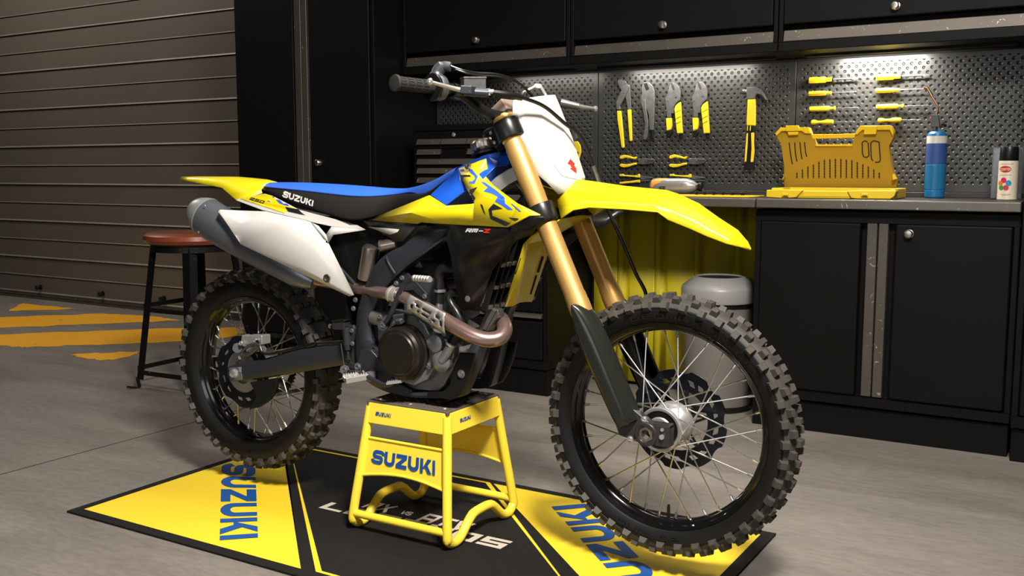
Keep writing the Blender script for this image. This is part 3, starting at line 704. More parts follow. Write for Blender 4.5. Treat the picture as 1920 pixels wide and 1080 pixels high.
def disc(c, y, ro, ri, parent, n, name='brake_disc', th=.004):
    """wavy drilled disc with window cut-outs, built as a ring of cells"""
    m = MB(); N = n*12
    rows = [ri, ri+.012, ri+.017, ro-.022, ro-.016, ro]
    def R_(i, j):
        a = 2*PI*j/N; ph = (j % 12)/12.
        r = rows[i]
        if i == 5: r = ro-.009*max(0, math.cos(2*PI*ph))**.6-(.0 if True else 0)
        if i in (2, 3):
            pass
        return r, a
    hole = set()
    for k in range(n):
        for q_ in (2, 3, 4): hole.add(k*12+q_)
        for q_ in (7, 8, 9): hole.add(k*12+q_)
    for s_, yy in ((-1, y-th/2), (1, y+th/2)):
        vs = []
        for i in range(6):
            for j in range(N):
                r, a = R_(i, j)
                if i in (1, 2): a += .03*math.sin(2*PI*(j % 12)/12)
                if i == 3: a += .09
                if i == 4: a += .09
                if i == 5: a += .09
                vs.append(c+Vector((math.cos(a)*r, yy-c.y, math.sin(a)*r)))
        fs = []
        for i in range(5):
            for j in range(N):
                if i == 2 and j in hole: continue
                f_ = (i*N+j, i*N+(j+1) % N, (i+1)*N+(j+1) % N, (i+1)*N+j)
                fs.append(f_ if s_ < 0 else tuple(reversed(f_)))
        m.add(vs, fs)
    o_ = len(m.v)//2
    # walls at outer, inner and window edges
    for j in range(N):
        for i in (0, 5): a_, b_ = i*N+j, i*N+(j+1) % N; m.f.append((a_, b_, b_+o_, a_+o_)); m.m.append(0)
        if j in hole:
            for i in (2, 3): a_, b_ = i*N+j, i*N+(j+1) % N; m.f.append((a_, b_, b_+o_, a_+o_)); m.m.append(0)
            if (j-1) % N not in hole: a_, b_ = 2*N+j, 3*N+j; m.f.append((a_, b_, b_+o_, a_+o_)); m.m.append(0)
            if (j+1) % N not in hole: a_, b_ = 2*N+(j+1) % N, 3*N+(j+1) % N; m.f.append((a_, b_, b_+o_, a_+o_)); m.m.append(0)
    return obj(name, m, 'disc', parent, angle=30)
fd = disc(c, .062, .135, .083, tyre, 9)
cr = MB()
for k in range(6):
    a = 2*PI*k/6+.2
    for d in (-.28, .28):
        p0 = c+Vector((math.cos(a+d*1.2)*.036, .050, math.sin(a+d*1.2)*.036)); p1 = c+Vector((math.cos(a)*.088, .060, math.sin(a)*.088)); cr.tube([p0, p1], .0035, 6)
obj('disc_carrier', cr.lathe([(.030, .046), (.040, .046), (.040, .054), (.030, .054)], c, (0, 1, 0), 32, closed=True), 'black_sat', fd)
obj('valve', MB().tube([c+Vector((.004, 0, -rn)), c+Vector((.004, -.002, -rn+.022)), c+Vector((.004, -.002, -rn+.034))], [.004, .0045, .0035], 10), 'black', tyre)
# ---------------------------------------------------------------- rear wheel
c, tyre, rim, rn = wheel(RC, .247, .036, .339, .052, 36, 36, 0, False)
obj('hub', MB().lathe([(.020, -.062), (.036, -.060), (.052, -.054), (.056, -.050), (.056, -.046), (.036, -.038), (.034, .02), (.052, .036), (.060, .040), (.060, .052), (.020, .056)], c, (0, 1, 0), 48), 'silver', tyre)
spoke_set(c, tyre, 36, rn, .052, .056, -.048, .042)
rd = disc(c, -.068, .120, .070, tyre, 6)
obj('disc_carrier', MB().lathe([(.040, -.064), (.074, -.064), (.074, -.068), (.040, -.070)], c, (0, 1, 0), 40, closed=True), 'muffler_cap', rd)
# sprocket and chain on the far side
sk = MB(); n = 48; pr = []
for j in range(n*4):
    a = 2*PI*j/(n*4); r = .104 if j % 4 in (0, 1) else .098; pr.append((a, r))
for yy in (.072, .077): sk.add([c+Vector((math.cos(a)*r, yy, math.sin(a)*r)) for a, r in pr]+[c+Vector((math.cos(a)*.078, yy, math.sin(a)*.078)) for a, r in pr], [(j, (j+1) % (n*4), (j+1) % (n*4)+n*4, j+n*4) for j in range(n*4)])
for j in range(n*4):
    a_, b_ = j, (j+1) % (n*4); sk.f += [(a_, b_, b_+n*8, a_+n*8), (a_+n*4, b_+n*4, b_+n*12, a_+n*12)]; sk.m += [0, 0]
for k in range(6):
    a = 2*PI*k/6; sk.obox(c+Vector((math.cos(a)*.066, .0745, math.sin(a)*.066)), Vector((math.cos(a), 0, math.sin(a)))*.018, Vector((-math.sin(a), 0, math.cos(a)))*.009, (0, .0022, 0))
obj('rear_sprocket', sk, 'black_sat', BK)
ch = MB(); FSP = Vector((-.165, .0745, .480)); cz = Vector((c.x, .0745, c.z)); path = []
d_ = (FSP-cz).normalized(); pn = Vector((-d_.z, 0, d_.x))
a0 = math.atan2(pn.z, pn.x)
for k in range(25): a = a0+PI*k/24; path.append(cz+Vector((math.cos(a), 0, math.sin(a)))*.103)
for k in range(13): a = a0+PI+PI*k/12; path.append(FSP+Vector((math.cos(a), 0, math.sin(a)))*.030)
path.append(path[0]); tot = []
for a_, b_ in zip(path, path[1:]):
    L = (b_-a_).length; n_ = max(1, round(L/.0159))
    for k in range(n_): tot.append((a_.lerp(b_, (k+.5)/n_), (b_-a_).normalized()))
for k, (p, d_) in enumerate(tot):
    s_ = d_.cross(Vector((0, 1, 0))); w_ = .0075 if k % 2 else .0055
    for sg in (-1, 1): ch.obox(p+Vector((0, sg*w_, 0)), d_*.009, s_*.006, (0, .0011, 0))
    ch.cyl(p+Vector((0, -.007, 0))+d_*.008, p+Vector((0, .007, 0))+d_*.008, .004, 6)
obj('chain', ch, 'steel_d', BK)
# ---------------------------------------------------------------- forks
FT = Vector((.297, 0, 1.196)); FD = Vector((.4255, 0, -.905)).normalized(); FP = Vector((FD.z*-1, 0, FD.x))  # FP points forward/up
if FP.x < 0: FP = -FP
def fk(s_, y, o_=0): return FT+FD*s_+Vector((0, y, 0))+FP*o_
for sg in (-1, 1):
    y = .1*sg; ax = FD
    up_ = MB().lathe([(0, -.004), (.022, -.004), (.0285, 0), (.0285, .062), (.0265, .066), (.0265, .080), (.0280, .088), (.0280, .225), (.0272, .235), (.0272, .500), (.0285, .506), (.0285, .522), (.0295, .526), (.0295, .556), (.0272, .560), (.022, .561)], fk(0, y), ax, 36)
    leg = obj('fork_tube', up_, 'gold', BK, angle=25)
    obj('lower_leg', MB().tube([fk(.556, y), fk(.84, y)], .0235, 20), 'frame', leg)
    # axle lug
    ac = Vector((FC[0], y*1.08, FC[2])); lg = MB(); pts = []
    if sg < 0:
        for k in range(20): a = PI*.42+2*PI*.62*k/19; pts.append(ac+Vector((math.cos(a)*.030-.012, -.0, math.sin(a)*.030)))
        pts2 = [ac+Vector((.052, 0, -.028)), ac+Vector((.052, 0, .028))]
        ring = MB().lathe([(.0195, -.017), (.0285, -.017), (.0305, -.014), (.0305, .020), (.0195, .020)], ac+Vector((-.012, 0, 0)), (0, 1, 0), 36, closed=True)
        lug = obj('axle_clamp', ring.box((ac.x+.012, ac.y-.013, ac.z-.026), (ac.x+.050, ac.y+.020, ac.z+.027)).box((ac.x+.0, ac.y-.010, ac.z+.020), (ac.x+.050, ac.y+.018, ac.z+.030))
                  .prism([fk(.80, ac.y-.008, -.020), fk(.80, ac.y-.008, .022), ac+Vector((-.004, -.008, .028)), ac+Vector((-.034, -.008, -.020)), fk(.88, ac.y-.008, -.024)], (0, .026, 0)), 'lug', leg, bevel=.002)
        hx = MB().lathe([(.0205, -.013), (.0205, .012), (.014, .012), (.014, -.010)], ac+Vector((-.012, 0, 0)), (0, 1, 0), 30, closed=True)
        obj('axle_end', hx.lathe([(.0202, -.0142), (.013, -.0142), (.013, .01), (.0202, .01)], ac+Vector((-.012, 0, 0)), (0, 1, 0), 6, closed=True), 'shock', lug)
        obj('axle_nut', MB().cyl(ac+Vector((.032, -.014, -.0)), ac+Vector((.032, -.019, 0)), .007, 6).cyl(ac+Vector((.032, -.014, .018)), ac+Vector((.032, -.017, .018)), .0045, 12), 'chrome', lug)
    else:
        obj('axle_clamp', MB().cyl(ac+Vector((0, -.02, 0)), ac+Vector((0, .02, 0)), .027, 24).obox(fk(.84, y), ax*.04, FP*.026, (0, .018, 0)), 'frame', leg, bevel=.002)
# right guard shell wraps the front and outer side of the lower leg
def guard(sg):
    y = .1*sg; rows = []; n = 14
    S = [.528, .535, .55, .58, .62, .68, .74, .79, .83, .862]
    for k, s_ in enumerate(S):
        f_ = k/(len(S)-1); row = []
        wF = [.006, .018, .028, .036, .042, .044, .044, .045, .047, .046][k]       # forward reach
        wB = [-.004, .010, .022, .032, .036, .034, .030, .028, .024, .016][k]
        for j in range(n+1):
            u = -1+2*j/n
            o_ = wF*u if u > 0 else wB*u
            bulge = .040*math.sqrt(max(0, 1-abs(u)**2.4))
            row.append(fk(s_, y+sg*(bulge*.9+.004-.012*(abs(u)**4)), o_))
        rows.append(row)
    return MB().grid(rows)
for sg in (-1, 1):
    gd = obj('fork_guard', guard(sg), 'gloss', BK, solid=.003, sub=1, angle=60)
    if sg < 0:
        for px in ((1208, 786), (1182, 823)):
            p = V(px[0], px[1], -.139)
            obj('guard_bolt', MB().lathe([(.008, 0), (.008, .003), (.005, .005), (.003, .005), (.003, .003), (0, .003)], p, (0, -1, 0), 14), 'chrome', gd)
# triple clamps
for s0, s1, yo in ((.008, .060, 0), (.252, .302, 0)):
    tc_ = MB()
    for sg in (-1, 1): tc_.lathe([(.0287, s0), (.0365, s0), (.0375, s0+.003), (.0375, s1-.003), (.0365, s1), (.0287, s1)], FT+Vector((0, .1*sg, 0)), FD, 36, closed=True)
    for s_ in (s0, s1): pass
    pts = [fk(s0+.006, -.1, -.034), fk(s0+.006, .1, -.034), fk(s0+.006, .075, -.078), fk(s0+.006, -.075, -.078)]
    tc_.obox(fk((s0+s1)/2, 0, -.03), FD*((s1-s0)/2-.004), (0, .085, 0), FP*.022)
    tc_.obox(fk((s0+s1)/2, 0, -.062), FD*((s1-s0)/2-.006), (0, .03, 0), FP*.028)
    for sg in (-1, 1): tc_.obox(fk((s0+s1)/2, .1*sg, -.040), FD*((s1-s0)/2-.002), (0, .012, 0), FP*.012)
    tc = obj('triple_clamp', tc_, 'black_sat', BK, bevel=.002)
    for ss in (s0+.012, s1-.012): obj('clamp_bolt', MB().cyl(fk(ss, -.115, -.046), fk(ss, -.111, -.046), .005, 6), 'chrome', tc)
for sg in (-1, 1): obj('fork_cap', MB().lathe([(0, -.012), (.012, -.012), (.014, -.006), (.030, -.004), (.030, .008), (.0285, .008)], fk(0, .1*sg), FD, 30), 'gold', BK)
# steering head and stem
obj('steering_head', MB().tube([fk(.06, 0, -.062), fk(.26, 0, -.062)], .030, 24), 'frame', BK)
# ---------------------------------------------------------------- handlebar
hb = [V(740, 153, -.41)]
hz_ = 1.262
bar = [(.178, -.40, 1.269), (.205, -.28, 1.268), (.225, -.215, 1.262), (.262, -.150, 1.215), (.282, -.105, 1.203), (.286, -.05, 1.203), (.286, .05, 1.203), (.282, .105, 1.203), (.262, .150, 1.215), (.225, .215, 1.262), (.205, .28, 1.268), (.178, .40, 1.269)]
bb = [bar[0], bar[1]]+catmull([bar[1], bar[2], bar[3], bar[4], bar[5]], 7)[1:]+catmull([bar[6], bar[7], bar[8], bar[9], bar[10]], 7)+[bar[11]]
HB = obj('handlebar', MB().tube(bb, [.0125]*2+[.0145]*(len(bb)-4)+[.0125]*2, 18), 'black', BK)
for sg in (-1, 1):
    a = Vector((.176, .415*sg, 1.271)); b_ = Vector((.205, .285*sg, 1.268)); gx = (b_-a).normalized(); L = (b_-a).length
    gp = MB().lathe([(0, 0), (.012, 0), (.0195, .001), (.0205, .004), (.0205, .008), (.0165, .010), (.0160, .03), (.0172, .031), (.0172, .034), (.0160, .035), (.0160, .055), (.0172, .056), (.0172, .059), (.0160, .06), (.0160, .08), (.0172, .081), (.0172, .084), (.0160, .085), (.0160, .105), (.0172, .106), (.0172, .109), (.0162, .110), (.0162, L-.010), (.028, L-.008), (.029, L-.004), (.028, L), (.014, L)], a, gx, 30)
    gr = obj('grip', gp, 'grip', HB, angle=30)
    rb = MB(); N_ = gx.cross(Vector((0, 0, 1))).normalized(); B_ = gx.cross(N_)
    for k in range(14):
        ang = 2*PI*k/14
        for s_ in (.012, .037, .062, .087): q_ = N_*math.cos(ang)+B_*math.sin(ang); rb.obox(a+gx*(s_+.008)+q_*.0165, gx*.0085, q_*.0008, gx.cross(q_)*.0022)
    obj('grip_ribs', rb, 'grip', HB)
# throttle housing with cable elbow
p = Vector((.208, -.268, 1.268)); gx = Vector((.22, .97, 0)).normalized()
th_ = MB().lathe([(.014, -.018), (.030, -.017), (.033, -.012), (.033, .004), (.026, .010), (.014, .012)], p, gx, 30)
elb = [V(818, 152, -.272), V(821, 134, -.268), V(831, 124, -.262), V(845, 125, -.255)]
th_.tube(catmull([elb[0]+Vector((0, 0, -.02)), elb[0], elb[1], elb[2], elb[3]], 5), [.020]*3+[.019]*6+[.016]*6+[.012]*6, 16)
obj('throttle_housing', th_, 'case_d', HB)
obj('throttle_flange', MB().lathe([(.014, -.006), (.0345, -.005), (.036, 0), (.0345, .004), (.014, .005)], p-gx*.022, gx, 36), 'black_sat', HB)
cab = catmull([V(843, 123, -.255), V(868, 132, -.235), V(895, 137, -.20), V(928, 139, -.16), V(955, 146, -.12), V(975, 157, -.08), V(990, 172, -.05), V(1000, 190, -.02), fk(.10, 0, .03)], 7)
obj('throttle_cable', MB().tube(cab, .0034, 8).tube([q_+Vector((.006, .004, -.006)) for q_ in cab[2:]], .0028, 8), 'black', HB)
# front brake lever and master cylinder
mc = MB(); mb0, mb1, mb2, mb3 = V(866, 150, -.235), V(908, 150, -.19), V(908, 168, -.19), V(866, 168, -.235)
ctr = (mb0+mb1+mb2+mb3)/4; ex = (mb1-mb0)/2*.98; ez = Vector((0, 0, .0145))
mc.obox(ctr, ex, ex.cross(Vector((0, 0, 1))).normalized()*.019, ez)
mcy = obj('brake_master_cylinder', mc, 'steel_d', HB, bevel=.002)
obj('reservoir_cap', MB().obox(ctr+ez*1.12, ex*1.04, ex.cross(Vector((0, 0, 1))).normalized()*.0205, ez*.16), 'steel_d', mcy, bevel=.001)
ly = -.245
obj('cylinder_body', MB().tube([V(868, 172, -.25), V(915, 175, -.205)], .011, 14).obox(V(878, 169, -.252), (V(889, 169, -.24)-V(867, 168, -.26))/2, (.004, -.016, 0), (0, 0, .010)), 'frame', mcy, bevel=.002)
obj('hose_fitting', MB().tube([V(908, 172, -.212), V(925, 172, -.198)], .006, 10).tube([V(915, 166, -.205), V(915, 179, -.205)], .007, 6), 'silver', mcy)
obj('clamp', MB().lathe([(.014, 0), (.021, 0), (.021, .022), (.014, .022)], Vector((.222, -.232, 1.262)), (.25, .9, -.15), 24, closed=True), 'black_sat', mcy, bevel=.001)
lv = catmull([V(880, 171, -.255), V(860, 168, -.272), V(840, 163, -.300), V(822, 158, -.330), V(806, 153, -.352)], 5)
n_ = len(lv)
lever = obj('brake_lever', MB().tube(lv, [.009]*3+[.0085-.0030*k/(n_-4) for k in range(n_-3)], 12, flat=(0, 0, .7)), 'silver', HB)
obj('lever_ball', MB().lathe([(0, -.009), (.006, -.0065), (.009, 0), (.006, .0065), (0, .009)], lv[-1], (0, 1, 0), 16), 'chrome', lever)
# brake hose down the left fork
hose = catmull([V(922, 173, -.20), V(952, 178, -.17), V(985, 185, -.12), V(1021, 200, -.06), V(1056, 229, -.0), V(1090, 258, .05), V(1111, 308, .085), V(1123, 345, .10), V(1143, 400, .125), V(1168, 455, .130), V(1192, 512, .130), V(1211, 556, .128), fk(.60, .135, .02), fk(.70, .142, -.03), fk(.80, .128, -.03)], 7)
obj('brake_hose', MB().tube(hose, .0052, 10), 'black', BK)
obj('hose_sleeve', MB().tube(catmull([V(924, 174, -.198), V(952, 178, -.17), V(978, 183, -.13)], 4), .0085, 14), 'black', HB)
obj('hose_joint', MB().tube([V(1112, 311, .086), V(1124, 347, .102)], .0062, 10), 'steel_d', BK)
# clutch perch and lever on the left
obj('clutch_perch', MB().tube([Vector((.222, .235, 1.262)), Vector((.215, .268, 1.264))], .021, 20).tube([V(1052, 193, .255), V(1086, 200, .275)], [.013, .010], 14), 'steel_d', HB)
cl = catmull([V(1082, 199, .272), V(1098, 202, .31), V(1116, 204, .36)], 5)
lever = obj('clutch_lever', MB().tube(cl, [.008-.003*k/(len(cl)-1) for k in range(len(cl))], 12), 'silver', HB)
obj('lever_ball', MB().lathe([(0, -.009), (.006, -.0065), (.009, 0), (.006, .0065), (0, .009)], cl[-1], (0, 1, 0), 16), 'chrome', lever)
# bar clamps (risers) on the top triple clamp
for sg in (-1, 1):
    rs = MB().obox(Vector((.286, .05*sg, 1.196)), (.024, 0, 0), (0, .018, 0), (0, 0, .022)).obox(Vector((.285, .05*sg, 1.170)), (.014, 0, 0), (0, .013, 0), (0, 0, .025))
    obj('bar_clamp', rs, 'steel_d', HB, bevel=.002)
pad = MB().obox(Vector((.262, -.02, 1.222)), (.020, 0, .016), (0, .055, 0), (-.010, 0, .014))
obj('bar_pad', pad, mat('brown_bar_pad', (.22, .165, .125), .6), HB, bevel=.004)
# ================================================================ BODYWORK
def patch(name, pts, faces, m, solid=.003, sub=0, bevel=0, parent=None, mirror=False, angle=30):
    mb = MB().add(pts, faces)
    if mirror: mb = mb.mirror()
    return obj(name, mb, m, parent or BK, solid=solid, sub=sub, bevel=bevel, angle=angle)
def both(name, pts, faces, m, **k):
    """right-hand and left-hand panel, each a part of its own"""
    a = patch(name, pts, faces, m, **k); b_ = patch(name, pts, faces, m, mirror=True, **k); return a, b_
A_ = lambda u, w_: (320+u/4.8, 280+w_/4.8)
B_ = lambda u, w_: (680+u/4.8, 280+w_/4.8)
F_ = lambda u, w_: (900+u/3.5556, 300+w_/3.5556)
def P(f_, u, w_, y): q = f_(u, w_); return V(q[0], q[1], y)
def fwd(pts, right_w): return pts
# ---- seat: cross-sections along the length
def seat_sections():
    # (crown px, seam px, lower edge px, half width at seam, at lower edge)
    S = [((497, 346), (496.5, 349), (498, 356), .045, .050),
         ((506, 341.0), (503, 350.5), (506, 366), .072, .080),
         ((530, 341.6), (528, 353), (533, 376), .088, .098),
         ((570, 343.5), (569, 357), (572, 389), .100, .112),
         ((620, 347), (622, 363), (625, 404), .106, .120),
         ((665, 350.6), (662, 367), (657, 418), .104, .122),
         ((705, 353), (700, 367.5), (700, 409), .098, .118),
         ((745, 352.8), (742, 364), (740, 396), .090, .112),
         ((775, 345), (773, 360.5), (775, 383), .084, .104),
         ((805, 334), (797, 366), (801, 369), .090, .094),
         ((835, 320), (824, 346.5), (825, 348), .076, .078),
         ((860, 309), (850, 327), (850, 328.5), .058, .060)]
    top, side = [], []
    for cr_, se, lo, hw, hl in S:
        c0 = V(cr_[0], cr_[1], .0); s_ = V(se[0], se[1], -hw); l = V(lo[0], lo[1], -hl)
        c0.x = (c0.x*0+s_.x); 
        c0.z = max(c0.z, s_.z+.012)
        m1 = Vector((s_.x, -hw*.86, s_.z+(c0.z-s_.z)*.55)); m2 = Vector((s_.x, -hw*.5, s_.z+(c0.z-s_.z)*.93))
        half = [s_, m1, m2, c0]
        top.append(half+[Vector((p.x, -p.y, p.z)) for p in reversed(half[:-1])])
        side.append([l, l.lerp(s_, .5)+Vector((0, -.004, 0)), s_+Vector((0, .0005, 0))])
    return top, side
top, side = seat_sections()
seat = obj('seat', MB().grid(top), 'blue_seat', BK, sub=2, angle=80)
sr = MB(); sr.grid(side); srr = obj('seat_side', sr, 'seat_black', seat, solid=.006, sub=1, angle=80)
obj('seat_side', MB().grid(side).mirror(), 'seat_black', seat, solid=.006, sub=1, angle=80)
# rear closing pad and the foam base so the seat is a closed body
base = MB().grid([[r[0], Vector((r[0].x, 0, r[0].z)), Vector((r[0].x, -r[0].y, r[0].z))] for r in side])
base.add([side[0][0], side[0][1], side[0][2]]+[top[0][k] for k in range(1, 6)]+[Vector((p.x, -p.y, p.z)) for p in (side[0][2], side[0][1], side[0][0])], [tuple(range(11))])
obj('seat_base', base, 'black', seat)
# seam piping
obj('seam', MB().tube(catmull([r[0]+Vector((0, -.0015, 0)) for r in top], 4), .0016, 6), 'deco_blue', seat)
decal('seat_lettering', map_px('SUZUKI', [(530.5, 369.5), (587.5, 387), (589.5, 376.5), (533.5, 358)], t=.27, w=1.0, gap=.12), srr, 'white_ink', seat, off=.0012)
# ---- rear fender
L = [((337.5, 335.6), 0), ]
rows = []
FE = [  # edge px, y ; shoulder px, y ; crown px
    ((337, 337.2), -.034, (340, 334), -.028, (345, 331.8)),
    ((356, 340.2), -.052, (352, 335.5), -.046, (352, 331.4)),
    ((386, 346), -.066, (380, 336.5), -.054, (385, 331.6)),
    ((416, 352), -.080, (420, 340), -.058, (418, 332)),
    ((431, 365), -.098, (443, 349), -.066, (446, 334)),
    ((444, 376), -.112, (470, 360), -.078, (476, 337)),
    ((492, 362), -.085, (490, 356), -.060, (500, 342))]
for e, ye, s_, ys_, cpx in FE:
    e = V(*e, ye); s_ = V(*s_, ys_); c0 = V(*cpx, .03); c0.x = s_.x*.8+e.x*.2; c0.y = 0; c0 = Vector((c0.x, 0, V(*cpx, 0).z))
    q1 = s_.lerp(Vector((s_.x, -.03, c0.z)), .75)
    half = [e, s_, q1, c0]
    rows.append(half+[Vector((p.x, -p.y, p.z)) for p in reversed(half[:-1])])
rf = obj('rear_fender', MB().grid(rows), 'yellow', BK, solid=.003, bevel=.0, angle=28)
# ---- white side cover (airbox cover) with the muffler passing inside
W = {}
def w_(k, u, q, y): W[k] = P(A_, u, q, y)
w_('a', 590, 460, -.112); w_('b', 640, 435, -.112); w_('c', 850, 400, -.104); w_('d', 920, 420, -.104)
w_('e', 825, 548, -.122); w_('f', 1220, 640, -.135); w_('g', 1160, 545, -.118); w_('h', 1675, 680, -.112)
w_('i', 1757, 724, -.116); w_('j', 1450, 695, -.125); w_('k', 1465, 770, -.128); w_('l', 1268, 656, -.135)
w_('m', 1395, 772, -.134); w_('n', 1420, 842, -.136); w_('k2', 1340, 690, -.13)
strip = [W['a'], W['b'], W['c'], W['d'], W['g'], W['h'], W['i'], W['j'], W['l'], W['f'], W['e']]
up_panel = both('number_panel', strip, [tuple(range(len(strip)))], 'white', bevel=.001)
sd = {}
sd['A'] = P(A_, 427, 560, -.176); sd['B'] = P(A_, 440, 548, -.150); sd['C'] = P(A_, 860, 560, -.150); sd['D'] = P(A_, 1215, 640, -.140); sd['E'] = P(A_, 1270, 660, -.136)
sd['F'] = V(408+8, 405, -.180); sd['G'] = P(A_, 635, 855, -.182); sd['H'] = V(655, 555.5, -.118); sd['I'] = V(664, 553, -.115); sd['J'] = P(A_, 1395, 840, -.136); sd['K'] = P(A_, 1420, 842, -.132)
sd['M1'] = V(520, 425, -.170); sd['M2'] = V(590, 470, -.152); sd['M3'] = V(560, 498, -.166); sd['N'] = P(A_, 1290, 655, -.136); sd['O'] = P(A_, 1395, 775, -.134)
sd['P'] = V(640, 540, -.128)
k = list(sd); idx = {n: i for i, n in enumerate(k)}; pts = [sd[n] for n in k]
fcs = ['B C M1', 'B M1 G', 'B G A', 'C D M1', 'D M2 M1', 'G M1 M3', 'M1 M2 M3', 'D E M2', 'E O J', 'E J M2', 'M2 J P', 'M2 P M3', 'J K I', 'J I P', 'P I H', 'M3 P H', 'G M3 H']
fcs = [tuple(idx[a] for a in f_.split()) for f_ in fcs]
sc_r, sc_l = both('side_cover', pts, fcs, 'white', bevel=0, sub=0, angle=62)
# strut that closes the small triangular window
stp = [P(A_, 1395, 772, -.134), P(A_, 1450, 695, -.127), P(A_, 1757, 724, -.116), P(A_, 1465, 770, -.128), P(A_, 1420, 842, -.134)]
both('cover_strut', stp, [(0, 1, 2, 3, 4)], 'white')
st2 = [P(A_, 1262, 655, -.137), P(A_, 1330, 688, -.134), P(A_, 1400, 770, -.134), P(A_, 1420, 842, -.135), P(A_, 1380, 800, -.138)]
both('cover_strut', st2, [(0, 1, 2, 3, 4)], 'white')
for q in ((612, 522),):
    p = V(q[0], q[1], -.150); obj('cover_screw', MB().lathe([(.0125, 0), (.0125, .004), (.009, .004), (.009, .001), (0, .001)], p+Vector((0, .004, 0)), (0, -1, 0), 20), 'shock', sc_r)
# coloured graphics of the number panel
tgt = up_panel[0]
pl = lambda pp: [A_(*a) for a in pp]
decal('graphic', [pl([(640, 436), (850, 402), (918, 420), (985, 490), (1060, 518), (1150, 532), (1168, 553), (1120, 560), (1040, 560), (640, 470 if False else 437)])], tgt, 'yellow_deco', tgt, off=.0010)
decal('graphic', [pl([(640, 437), (1040, 558), (1030, 575), (625, 445)])], tgt, 'yellow_deco', tgt, off=.0010)
decal('graphic', [pl([(912, 421), (1115, 490), (1155, 533), (985, 491)])], tgt, 'deco_blue', tgt, off=.0014)
decal('graphic', [pl([(1033, 518), (1150, 542), (1212, 596), (1058, 560)])], tgt, 'black_ink', tgt, off=.0016)
decal('number_lettering', map_px('250', [A_(708, 452), A_(835, 488), A_(855, 468), A_(730, 432)], t=.24, w=1.6, gap=.25), tgt, 'black_ink', tgt, off=.0016)
p = P(A_, 890, 494, -.112)
obj('panel_grommet', MB().lathe([(.0125, 0), (.0125, .005), (.010, .005), (.009, -.004), (.0, -.004)], p+Vector((0, .001, 0)), (0, -1, 0), 22), 'white', tgt)
obj('panel_screw', MB().lathe([(.0075, 0), (.006, .003), (0, .003)], p+Vector((.001, .004, 0)), (0, -1, 0), 14), 'chrome', tgt)
# ---- muffler
ma, mb_ = V(381, 403, -.112), V(560, 512, -.100)
ax = (mb_-ma).normalized(); n2 = ax.cross(Vector((0, 1, 0))).normalized()
Lm = (mb_-ma).length
body = MB().lathe([(.052, .010), (.0635, .013), (.0645, .020), (.0645, .10), (.060, .25), (.052, Lm*.8), (.046, Lm), (.030, Lm+.05), (.020, Lm+.07)], ma, ax, 40, sc=(1.0, .92))
muf = obj('muffler', body, 'muffler', BK, angle=30)
obj('end_cap', MB().lathe([(.0, -.052), (.020, -.052), (.036, -.044), (.050, -.026), (.060, -.004), (.0632, .013), (.058, .014)], ma, ax, 40, sc=(1.0, .92)), 'muffler_cap', muf)
obj('band', MB().lathe([(.0640, .012), (.0652, .013), (.0652, .017), (.0640, .018)], ma, ax, 40, closed=True, sc=(1.0, .92)), 'muffler_cap', muf)
for q in ((384, 386), (372, 435)):
    p = V(q[0], q[1], -.160); obj('rivet', MB().lathe([(.004, 0), (.003, .002), (0, .002)], p, (0, -1, 0), 10), 'chrome', muf)
brk = MB().prism([V(518, 505, -.10), V(534, 505, -.10), V(536, 530, -.10), V(520, 525, -.10)], (0, .004, 0))
obj('muffler_bracket', brk, 'frame', muf)
obj('bolt', MB().cyl(V(522, 512, -.100), V(522, 512, -.107), .006, 12), 'chrome', muf)
# ---- fuel tank (blue)
TK = {}
def k_(n, u, q, y): TK[n] = P(B_, u, q, y)
k_('s0', 605, 412, -.112); k_('s1', 858, 168, -.062); k_('s2', 890, 230, -.088); k_('s3', 935, 372, -.108); k_('s4', 750, 508, -.120); k_('s5', 892, 385, -.112)
k_('t0', 1050, 82, -.060); k_('t1', 1130, 65, -.058); k_('t2', 1305, 60, -.050); k_('t3', 1320, 130, -.060); k_('t4', 1290, 150, -.066); k_('t5', 1200, 152, -.080); k_('t6', 1110, 240, -.105); k_('t7', 1040, 330, -.12)
n_ = list(TK); ti = {n: i for i, n in enumerate(n_)}
tp = [TK[n] for n in n_]
tf = ['s0 s1 s5', 's1 s2 s5', 's0 s5 s4', 's2 s3 s5', 's5 s3 s4', 's1 t0 s2', 's2 t0 t6', 's2 t6 t7', 's2 t7 s3', 't0 t1 t6', 't1 t5 t6', 't1 t2 t4', 't1 t4 t5', 't2 t3 t4']
tf = [tuple(ti[a] for a in f_.split()) for f_ in tf]
mbt = MB().add(tp, tf).join(MB().add(tp, tf).mirror())
# top deck joins the two flanks
def mir(p): return Vector((p.x, -p.y, p.z))
crn = [TK[n] for n in ('s1', 't0', 't1', 't2', 't3')]
rows = []
for p in crn: rows.append([p, Vector((p.x, p.y*.55, p.z+.010)), Vector((p.x, 0, p.z+.013)), Vector((p.x, -p.y*.55, p.z+.010)), mir(p)])
mbt.grid(rows)
s0, s1 = TK['s0'], TK['s1']
mbt.add([s0, s1, mir(s1), mir(s0), TK['s4'], mir(TK['s4'])], [(0, 1, 2, 3), (0, 3, 5, 4)])
low = [TK[n] for n in ('t3', 't4', 't5', 't6', 't7', 's3', 's4')]
mbt.grid([[p, mir(p)] for p in low])
tank = obj('fuel_tank', mbt, 'blue', BK, bevel=.002, angle=25)
cp = V(909, 285, 0.0); cp2 = Vector((cp.x, .0, cp.z+.010)); nn = Vector((-.25, 0, 1)).normalized()
capm = MB(); seg = 48; prof = [(.030, .0), (.034, .004), (.030, .008), (.0295, .010)]
vs = []
